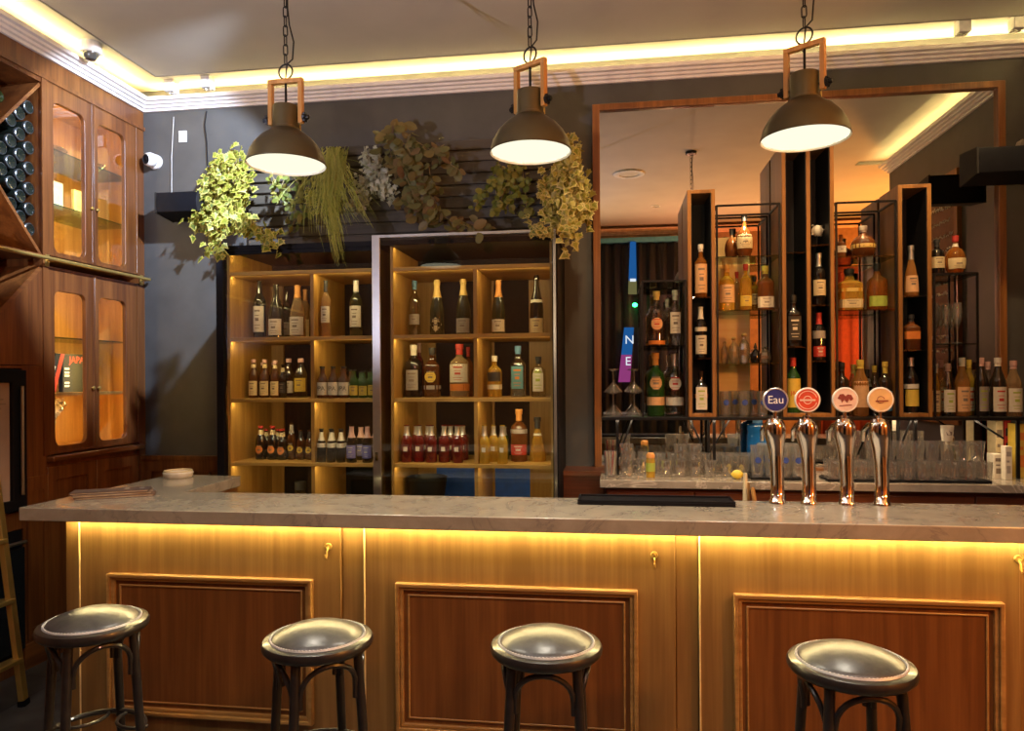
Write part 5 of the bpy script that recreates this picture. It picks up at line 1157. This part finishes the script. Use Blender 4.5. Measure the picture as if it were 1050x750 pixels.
# ------------------------------------------------------------------ beer taps
def tap(px, label, rim, face, emblem):
    x = atY(px, 515, 3.06)[0]; t = thing('beer_tap', label, 'beer tap', (x, 3.055, 1.1105), 0, 'chrome beer taps on the counter')
    b = MB()
    ax = [(0, .0, .0, .032, .032), (0, .0, .012, .032, .032), (0, .0, .016, .027, .027), (0, 0, .08, .026, .027), (-.002, 0, .16, .026, .028), (-.005, -.004, .22, .031, .031), (-.010, -.010, .265, .039, .036), (-.012, -.014, .30, .042, .040), (-.012, -.014, .325, .038, .038), (-.012, -.014, .342, .026, .028), (-.012, -.014, .348, .0, .0)]
    n = 28; vs = []
    for ox, oy, z, rx, ry in ax[:-1]:
        for i in range(n):
            a = 2*PI*i/n; vs.append((ox + rx*math.cos(a), oy + ry*math.sin(a), z))
    fs = [(j*n+i, j*n+(i+1)%n, (j+1)*n+(i+1)%n, (j+1)*n+i) for j in range(len(ax)-2) for i in range(n)]
    vs.append((-.012, -.014, .348)); fs += [((len(ax)-2)*n+i, (len(ax)-2)*n+(i+1)%n, len(vs)-1) for i in range(n)]
    vs.append((0,0,0)); fs += [((i+1)%n, i, len(vs)-1) for i in range(n)]
    b.add(vs, fs); b.build('column', m_chrome, t, local=True, sharp=60)
    s = MB().tube([(-.020, .02, .318), (-.034, .05, .312), (-.040, .085, .290), (-.040, .095, .245)], [.013, .012, .010, .008], 12); s.build('spout', m_chrome, t, local=True)
    c = MB().lathe([(0, -.004), (.015, -.004), (.018, 0), (.015, .010), (0, .012)], (-.030, -.030, .332), 16); c.lathe([(0, 0), (.012, 0), (.014, .012), (0, .014)], (-.012, -.012, .343), 16); c.build('collar', m_chrome, t, local=True)
    MB().tube([(-.010, -.012, .352), (-.008, -.012, .372)], .006, 10).build('lever', m_chrome, t, local=True)
    fr = (Vector((1,0,0)), Vector((0,0,1)), Vector((0,-1,0)))
    bd = MB().lathe([(0, -.006), (.047, -.006), (.050, -.003), (.050, .003), (.047, .006), (.044, .006), (.0435, .0045), (0, .0045)], (-.008, -.012, .418), 40, frame=fr).build('badge', rim, t, local=True)
    MB().lathe([(.0435, .0050), (0, .0050)], (-.008, -.012, .418), 40, frame=fr).build('badge_face', face, bd, local=True)
    for nm, vs, fs, mat in emblem: MB().add([(-.008 + x_, -.0178 - .0008 + y_, .418 + z_) for x_, y_, z_ in vs], fs).build(nm, mat, bd, local=True)
    return t
def arc_band(r0, r1, a0, a1, n=20):
    vs = [(r*math.cos(a0+(a1-a0)*i/n), 0, r*math.sin(a0+(a1-a0)*i/n)) for r in (r0, r1) for i in range(n+1)]
    return vs, [(i, i+1, n+2+i, n+1+i) for i in range(n)]
m_bw = lab('badge_white', (.75, .72, .66)); m_bb = plain('badge_blue', (.02, .025, .12), .3, var=.4, scale=12); m_br = plain('badge_red', (.55, .05, .015), .4); m_bp = plain('badge_blush', (.68, .46, .34), .4); m_bt = plain('badge_tan', (.62, .38, .15), .4); m_maro = plain('badge_maroon', (.20, .03, .02), .5)
tv = text_mb('Eau', .045)
tap(797, 'chrome beer tap with blue round badge reading Eau, first of the row', c_sv, m_bb, [('lettering', tv[0], tv[1], m_bw)])
e1 = arc_band(.034, .037, .3, PI-.3); e2 = arc_band(.034, .037, PI+.3, 2*PI-.3); e3 = arc_band(0, .013, 0, 2*PI); bar_ = ([(-.03,0,-.004),(.03,0,-.004),(.03,0,.003),(-.03,0,.003)], [(0,1,2,3)])
tap(829.5, 'chrome beer tap with red and white rimmed badge, second of the row', c_wh, m_br, [('emblem', e1[0], e1[1], m_bp), ('emblem', e2[0], e2[1], m_bp), ('emblem', bar_[0], bar_[1], m_bp), ('emblem', arc_band(.014, .017, 0, 2*PI)[0], arc_band(.014, .017, 0, 2*PI)[1], m_bp)])
wing = [(-.030,0,.006),(-.022,0,.022),(-.008,0,.024),(0,0,.014),(.008,0,.022),(.022,0,.020),(.030,0,.004),(.020,0,-.004),(.014,0,.004),(.006,0,-.012),(-.004,0,.002),(-.014,0,-.012),(-.018,0,.002)]
scr = ([(-.024,0,-.026),(.024,0,-.022),(.024,0,-.018),(-.024,0,-.022)], [(0,1,2,3)])
tap(868, 'chrome beer tap with blush badge and dark red winged emblem, third of the row', c_wh, m_bp, [('emblem', wing, [(0,1,2,12),(2,3,10,12),(3,4,5,9,10),(5,6,7,8,9),(10,11,12)], m_maro), ('lettering', scr[0], scr[1], m_maro)])
e4 = arc_band(.012, .0145, .2, 2*PI-.6); scr2 = ([(-.020,0,-.008),(.028,0,-.006),(.028,0,-.001),(-.020,0,-.003)], [(0,1,2,3)])
tap(904, 'chrome beer tap with plain tan badge and thin ring emblem, last of the row', c_wh, m_bt, [('emblem', e4[0], e4[1], m_maro), ('lettering', scr2[0], scr2[1], m_maro)])

# ------------------------------------------------------------------ things on the counter
o = MB().box(-.150, .470, 2.945, 3.095, 1.1105, 1.124); 
for x in (-.150, .462): o.box(x, x+.008, 2.945, 3.095, 1.124, 1.131)
for y in (2.945, 3.087): o.box(-.142, .462, y, y+.008, 1.124, 1.131)
tag(o.build('bar_mat', m_blackp, bevel=.002), 'long black rubber bar mat along the back edge of the marble counter', 'bar mat')
for i, (px, yt, tilt, m) in enumerate(((771, 500, -.25, m_lampw), (765, 486, .03, l_cr), (768.5, 497, .05, m_lampw))):
    x, z = atY(px, 515, 3.16); t = thing('wooden_stick', ['short wooden muddler leaning at the end of the bar mat', 'tall pale wooden stick standing behind the counter edge', 'wooden muddler handle standing beside the tall pale stick'][i], 'muddler', (x + (.035 if i == 0 else 0), 3.17 + .03*i, .96))
    h = atY(px, yt, 3.17)[1] - .96
    MB().tube([(0, 0, 0), (tilt*h*.6, 0, h*.96), (tilt*h*.62, 0, h)], [.010, .009, .006], 10).build('shaft', m, t, local=True)
t = thing('under_counter_shelf', 'stainless work shelf hidden behind the marble counter', 'shelf', (.3, 3.3, .9))
MB().box(-1.9, 1.95, 3.125, 3.42, .93, .9595).build('work_top', m_steel, t, bevel=.003)
for x in (-1.86, 0, 1.9):
    MB().box(x, x+.03, 3.38, 3.41, 0, .93).build('leg', m_steel, t)
# menus
for i, (a, dz) in enumerate(((.50, 0), (.56, .010), (.47, .020))):
    t = thing('menu_folder', ['lowest brown menu folder of the pile at the counter corner', 'middle menu folder of the pile at the counter corner', 'topmost dark menu folder with metal studs, at the counter corner'][i], 'menu', (-2.195 - .012*i, 2.955, 1.1105 + dz), a + .0, 'menu folders at the counter corner')
    MB().box(-.155, .155, -.055, .055, 0, .0025).box(-.155, .155, -.055, .055, .0070, .0095).box(-.155, -.152, -.055, .055, .0025, .0070).build('cover', plain('menu_leather_%s' % 'abc'[i], ((.16, .09, .055), (.22, .15, .10), (.09, .06, .05))[i], .5), t, local=True, bevel=.001)
    MB().box(-.150, .150, -.052, .052, .0028, .0067).build('page', m_paper, t, local=True)
    if i == 2:
        for q in (.06, .12): MB().lathe([(0, .0125), (.010, .0118), (.012, .0095), (0, .0095)], (q, .01, 0), 12).build('stud', m_steel, t, local=True)
t = thing('woven_pot', 'round cream woven pot standing at the wall end of the counter return', 'pot', (-2.30, 3.58, 1.1105)); t.scale = (.86, .86, .86)
MB().lathe([(0, 0), (.078, 0), (.084, .006), (.088, .030), (.084, .036), (.078, .034), (.070, .022), (0, .022)], n=36).build('pot_body', m_cream, t, local=True)
MB().lathe([(.080, .034), (.084, .040), (.080, .045), (.076, .040), (.080, .034)], n=36).build('rim_band', l_cr, t, local=True)

# ------------------------------------------------------------------ wall and ceiling fixtures
def speaker(name, label, c, w, h, d, rz, tilt):
    t = thing(name, label, 'speaker', c, rz)
    b = MB(); b.prism([(-d/2, -h/2*.72), (d/2, -h/2), (d/2, h/2), (-d/2, h/2*.8), (-d/2-.01, 0)], 'YZ', -w/2+.012, w/2-.012); b.build('cabinet', m_blackp, t, local=True, bevel=.004)
    for s in (-1, 1): MB().prism([(-d/2-.004, -h/2*.74), (d/2+.002, -h/2*1.02), (d/2+.002, h/2*1.02), (-d/2-.004, h/2*.82)], 'YZ', s*(w/2-.012), s*w/2).build('side_cheek', plain('speaker_cheek', (.02, .019, .018), .6, spec=.15) if 'speaker_cheek' not in MATS else MATS['speaker_cheek'], t, local=True)
    return t
sp = speaker('wall_speaker', 'black wedge speaker hung from the side wall in front of the mirror', (2.155, 4.42, 2.805), .34, .185, .20, 0, 0)
MB().prism([(.06, .02), (.16, .02), (.16, .10), (.10, .13)], 'XZ', -.03, .03).build('wall_bracket', m_steel, sp, local=True); MB().box(.16, .422, -.02, .02, .03, .07).build('wall_arm', m_steel, sp, local=True)
MB().lathe([(0,0),(.008,0),(.009,.004),(0,.005)], (.11, -.112, .01), 12, frame=(Vector((1,0,0)), Vector((0,0,1)), Vector((0,-1,0)))).build('maker_badge', m_steel, sp, local=True)
sp = speaker('wall_speaker', 'black speaker on the dark wall half hidden by the big ivy', (-2.90, 4.62, 2.825), .32, .175, .20, 0, 0)
MB().box(-.05, .05, .10, .128, -.04, .04).build('wall_bracket', m_steel, sp, local=True)
def cable(pts, label, r=.0025):
    return tag(MB().tube(pts, r, 6).build('hanging_cable', m_blackp if r > .002 else m_white), label, 'cable')
cable([(*((atY(178, 97, 4.735)[0]), 4.735), atY(178, 120, 4.735)[1]), (atY(176, 160, 4.735)[0], 4.735, atY(176, 160, 4.735)[1]), (atY(176, 198, 4.735)[0], 4.735, atY(176, 198, 4.735)[1])], 'thin pale cable running down the dark wall to the speaker', .0018)
cable([(atY(212, 114, 4.735)[0], 4.735, atY(212, 114, 4.735)[1]), (atY(210, 128, 4.73)[0], 4.73, atY(210, 128, 4.73)[1]), (atY(212, 145, 4.735)[0], 4.735, atY(212, 145, 4.735)[1]), (atY(213, 170, 4.735)[0], 4.735, atY(213, 170, 4.735)[1])], 'dark looping cable hanging on the wall above the big ivy', .0035)
t = thing('wall_switch', 'small square wall plate with two pale switches on the dark wall', 'switch', (-2.996, 4.749, 3.345))
MB().box(-.030, .030, -.009, 0, -.040, .040).build('plate', m_white, t, local=True, bevel=.003)
for dx, dz in ((-.010, .014), (.010, -.012)): MB().box(dx-.010, dx+.010, -.013, -.009, dz-.011, dz+.011).build('rocker', m_cream, t, local=True)
t = thing('ball_camera', 'white ball security camera on the dark wall beside the wooden cabinets', 'camera', (-3.205, 4.749, 3.175))
frb = (Vector((1,0,0)), Vector((0,0,1)), Vector((0,-1,0)))
MB().lathe([(0, 0), (.052, 0), (.052, .018), (.044, .026), (0, .026)], n=28, frame=frb).build('mount', m_white, t, local=True)
dv = Vector((-.35, -1, -.12)).normalized(); uu = dv.orthogonal().normalized(); ww = dv.cross(uu)
MB().lathe([(0, -.05), (.028, -.042), (.046, -.02), (.050, .004), (.044, .026), (.034, .036)], (0, -.062, 0), 26, frame=(uu, ww, dv)).build('ball', m_white, t, local=True)
MB().lathe([(.034, .036), (.030, .030), (.012, .032), (.010, .036), (0, .037)], (0, -.062, 0), 24, frame=(uu, ww, dv)).build('lens', m_blackp, t, local=True)
y, _ = atX(93, 66, XL+.165); t = thing('dome_camera', 'white dome security camera on the ceiling above the glazed cabinets', 'camera', (XL+.165, y, ZC+.03))
MB().lathe([(0, 0), (.062, 0), (.062, -.050), (.056, -.062), (.045, -.064)], n=30).build('housing', m_white, t, local=True)
MB().lathe([(.045, -.062), (.042, -.080), (.028, -.100), (0, -.108)], n=26).build('dome', plain('camera_dome', (.06, .055, .045), .1), t, local=True)
for i, (px, py) in enumerate(((176, 91), (213, 87), (987, 30), (1043, 26))):
    x, y = atZ(px, py, 3.63); t = thing('ceiling_box', ['small white ceiling sensor box nearest the wall corner', 'small white ceiling sensor box second from the wall corner', 'small white ceiling box directly above the top corner of the mirror frame', 'small white ceiling box past the mirror corner, nearer the side wall'][i], 'sensor', (x, min(y, 4.62), ZC+.03), 0, 'white boxes on the ceiling')
    MB().box(-.033, .033, -.038, .038, -.078, 0).build('housing', m_white, t, local=True, bevel=.004)
    for dx in (-.014, .014): MB().lathe([(0, -.086), (.009, -.084), (.010, -.078), (0, -.078)], (dx, 0, 0), 12).build('spot_lens', m_steel, t, local=True)

# ------------------------------------------------------------------ the room the mirror shows
def curtain(name, x0, x1, z0, z1, y, mat, label):
    n = int((x1-x0)/.02); vs = []
    for i in range(n+1):
        x = x0 + (x1-x0)*i/n; d = .03*math.sin(x*42) + .012*math.sin(x*97)
        vs += [(x, y + d, z0), (x, y + d*.7, z1)]
    b = MB().add(vs, [(2*i, 2*i+2, 2*i+3, 2*i+1) for i in range(n)]); o = b.build(name, mat, sharp=180)
    s = o.modifiers.new('thick', 'SOLIDIFY'); s.thickness = .004
    return tag(o, label, 'curtain')
curtain('black_curtain', -.55, 1.02, .02, 3.40, YF+.10, m_curt, 'black curtain across the wall opposite the bar, seen in the mirror')
curtain('red_curtain', 2.6, 3.35, .02, 2.95, YF+.10, m_curtr, 'dark red curtain seen in the mirror between the two taller towers')
tag(MB().box(-.6, 1.1, YF, YF+.16, 3.41, 3.47).build('curtain_rail', plain('rail_blue_light', (.08, .30, .42), .4)), 'curtain rail box coloured like blue LED light over the black curtain in the mirror', 'rail')  # rail colour stands in for the blue LED light on it
V = 2*4.73 - (YF+.16)
def vx(px, py): return atY(px, py, V)
m_sgb = emit('sign_blue', (.03, .22, .75), .5); m_sgp = emit('sign_pink', (.60, .10, .45), .5); m_sgw = emit('sign_white', (.75, .85, 1), 1.2); m_sgo = emit('sign_olive', (.40, .38, .15), .4)
t = thing('lit_sign', 'blue and pink lit vertical sign with the letters N and E, in the mirror', 'sign', (vx(641, 370)[0], YF+.17, 2.0))
q = [vx(640, 336), vx(650, 336), vx(646, 392), vx(634, 392)]; mid = [((q[0][0]+q[3][0])/2, (q[0][1]+q[3][1])/2), ((q[1][0]+q[2][0])/2, (q[1][1]+q[2][1])/2)]
MB().prism([q[0], q[1], mid[1], mid[0]], 'XZ', YF+.155, YF+.172).build('blue_half', m_sgb, t); MB().prism([mid[0], mid[1], q[2], q[3]], 'XZ', YF+.155, YF+.172).build('pink_half', m_sgp, t)
for s_, (px, py) in (('N', (645.5, 349)), ('E', (644, 371))):
    vs, fs = text_mb(s_, .16); cx_, cz_ = vx(px, py); MB().add([(cx_ + x, YF+.1745, cz_ + z) for x, y, z in vs], fs).build('letter', m_sgw, t)
t = thing('light_slot', 'narrow blue lit slot between the curtain folds, high in the mirror', 'light', (vx(649, 270)[0], YF+.17, 3.0))  # blue lit slot in the curtain, not a hanging strip
q = [vx(646, 248), vx(652, 248), vx(653, 302), vx(644, 302)]; c1 = [vx(644.5, 288), vx(652.8, 288)]
MB().prism([q[0], q[1], c1[1], c1[0]], 'XZ', YF+.155, YF+.17).build('blue_strip', m_sgb, t); MB().prism([c1[0], c1[1], q[2], q[3]], 'XZ', YF+.155, YF+.17).build('olive_strip', m_sgo, t)
MB().prism([vx(646, 286), vx(652, 286), vx(652, 289), vx(646, 289)], 'XZ', YF+.17, YF+.173).build('white_band', m_sgw, t)
cx_, cz_ = vx(651, 313); tag(MB().lathe([(0, -.03), (.026, -.016), (.034, 0), (.026, .016), (0, .03)], (cx_, YF+.18, cz_), 14).build('indicator_lamp', emit('green_lamp', (.02, 1, .18), 20)), 'small bright green indicator lamp on the curtain in the mirror', 'lamp')  # green indicator light on the curtain, not a lamp on the wall
# ring on the ceiling that shows in the mirror
rx, ry = atZ(645, 178, ZC); t = thing('ceiling_speaker', 'round white ceiling ring reflected high in the mirror', 'ceiling speaker', (rx, 9.46 - ry, ZC))
MB().lathe([(.10, -.001), (.15, -.001), (.155, -.006), (.15, -.014), (.115, -.018), (.10, -.012), (.10, -.001)], n=40).build('ring', m_white, t, local=True); MB().lathe([(.10, -.006), (0, -.006)], n=40).build('grille', m_cream, t, local=True)
# chalkboard on the side wall
t = thing('chalk_board', 'tall brown menu board with chalk writing on the side wall, seen in the mirror', 'menu board', (XR-.01, 3.2, 2.2))
MB().plate((2.78, 3.62, 1.25, 3.18), (2.82, 3.57, 1.29, 3.14), 'YZ', XR-.035, XR-.001).build('frame', m_frame, t); MB().box(XR-.02, XR-.002, 2.81, 3.58, 1.28, 3.15).build('board', m_board, t)
r = random.Random(5); ck = MB()
for row in range(15):
    z = 3.05 - row*.112; hgt = .052 if row in (1, 5, 9) else .030; y = 2.86 + (.05 if row % 3 else 0)
    while y < 3.50:
        w = r.uniform(.02, .035)
        pts = [(XR-.0215, y + w*f, z + hgt*r.uniform(-.5, .5)) for f in (0, .25, .5, .75, 1)]
        ck.tube(pts, .005, 4, caps=False); y += w + (r.random() < .2)*.03 + .006
ck.build('chalk_writing', m_chalk, t)
# downlights added over the guests' side as fill for stools and bar front
for i, (x, y) in enumerate(((-1.9, .75), (-.75, .75), (.5, .75), (1.7, .75))):
    t = thing('ceiling_spot', f'added recessed ceiling spotlight over the stools, {ORD[i]} from the wooden cabinets', 'ceiling spot', (x, y, ZC), 0, 'added recessed spots over the stools')
    MB().lathe([(.040, -.001), (.055, -.001), (.056, -.006), (.043, -.010), (.040, -.004), (.040, -.001)], n=28).build('trim_ring', m_white, t, local=True)
    light('spot_fill', 'SPOT', (x, y, ZC-.03), 55, (1, .92, .80), target=(x*.9, y + 1.15, .5), spot_size=math.radians(95), spot_blend=.8, shadow_soft_size=.05)
t = thing('ceiling_spot', 'small ceiling spotlight aimed past the fridge at the dark wall', 'ceiling spot', (-1.46, 3.40, ZC))
MB().lathe([(0, 0), (.04, 0), (.045, -.05), (.035, -.06), (.03, -.055), (0, -.05)], n=24).build('housing', m_white, t, local=True)
light('wall_spot', 'SPOT', (-1.46, 3.40, ZC-.085), 640, (.62, .75, 1), target=(-3.6, 4.75, 2.55), spot_size=math.radians(57), spot_blend=.3, shadow_soft_size=.03)
# warm orange light in the side room; unseen lamps added to brighten the ceiling
light('side_room_lamp', 'POINT', (3.3, .9, 2.3), 240, (1, .38, .06), shadow_soft_size=.10)
light('front_wall_lamp', 'POINT', (.9, .25, 2.6), 30, (1, .38, .24), shadow_soft_size=.06)
for x, pw, c in ((-2.4, 215, (.78, .77, 1)), (-.8, 80, (1, .80, .54)), (.9, 60, (1, .62, .30)), (2.1, 54, (1, .62, .28))):
    light('ceiling_fill', 'SPOT', (x, .55, 1.9), pw, c, target=(x, 2.0, 4), spot_size=math.radians(125), spot_blend=.6, shadow_soft_size=0)
for x in (.15, .78, 1.42, 2.0): light('back_bar_fill', 'SPOT', (x, 3.75, ZC-.04), 60, (1, .70, .36), target=(x, 4.6, 1.5), spot_size=math.radians(64), spot_blend=.7, shadow_soft_size=.03)  # added lamps without fixtures, to brighten the back bar

light('shelf_fill', 'AREA', (1.05, 4.405, ZS_-.022), 7, (1, .74, .46), target=(1.05, 4.46, ZB), shape='RECTANGLE', size=2.2, size_y=.012)  # hidden lamp added to brighten the glasses under the shelf
light('rack_fill', 'SPOT', (.785, 4.48, 2.61), 9, (1, .80, .45), target=(.74, 4.69, 1.7), spot_size=math.radians(80), spot_blend=.6, shadow_soft_size=.01)  # lamp added to brighten the amber board
light('rack_fill', 'SPOT', (1.44, 4.50, 2.60), 2, (1, .66, .28), target=(1.44, 4.66, 1.5), spot_size=math.radians(80), spot_blend=.6, shadow_soft_size=.01)  # lamp added to brighten the rack between the taller towers
# ------------------------------------------------------------------ world and view
w = bpy.data.worlds.new('world'); SC.world = w; w.use_nodes = True
bg = w.node_tree.nodes.get('Background') or w.node_tree.nodes.new('ShaderNodeBackground')
bg.inputs[0].default_value = (.5, .42, .36, 1); bg.inputs[1].default_value = .15
SC.view_settings.view_transform = 'Standard'; SC.view_settings.look = 'None'; SC.view_settings.gamma = 1.0; SC.view_settings.use_curve_mapping = False
SC.view_settings.exposure = 0.06
cy = SC.cycles
cy.max_bounces = 10; cy.transparent_max_bounces = 32; cy.glossy_bounces = 6; cy.diffuse_bounces = 4; cy.caustics_reflective = False; cy.caustics_refractive = False; cy.sample_clamp_indirect = 6.0; cy.use_denoising = True
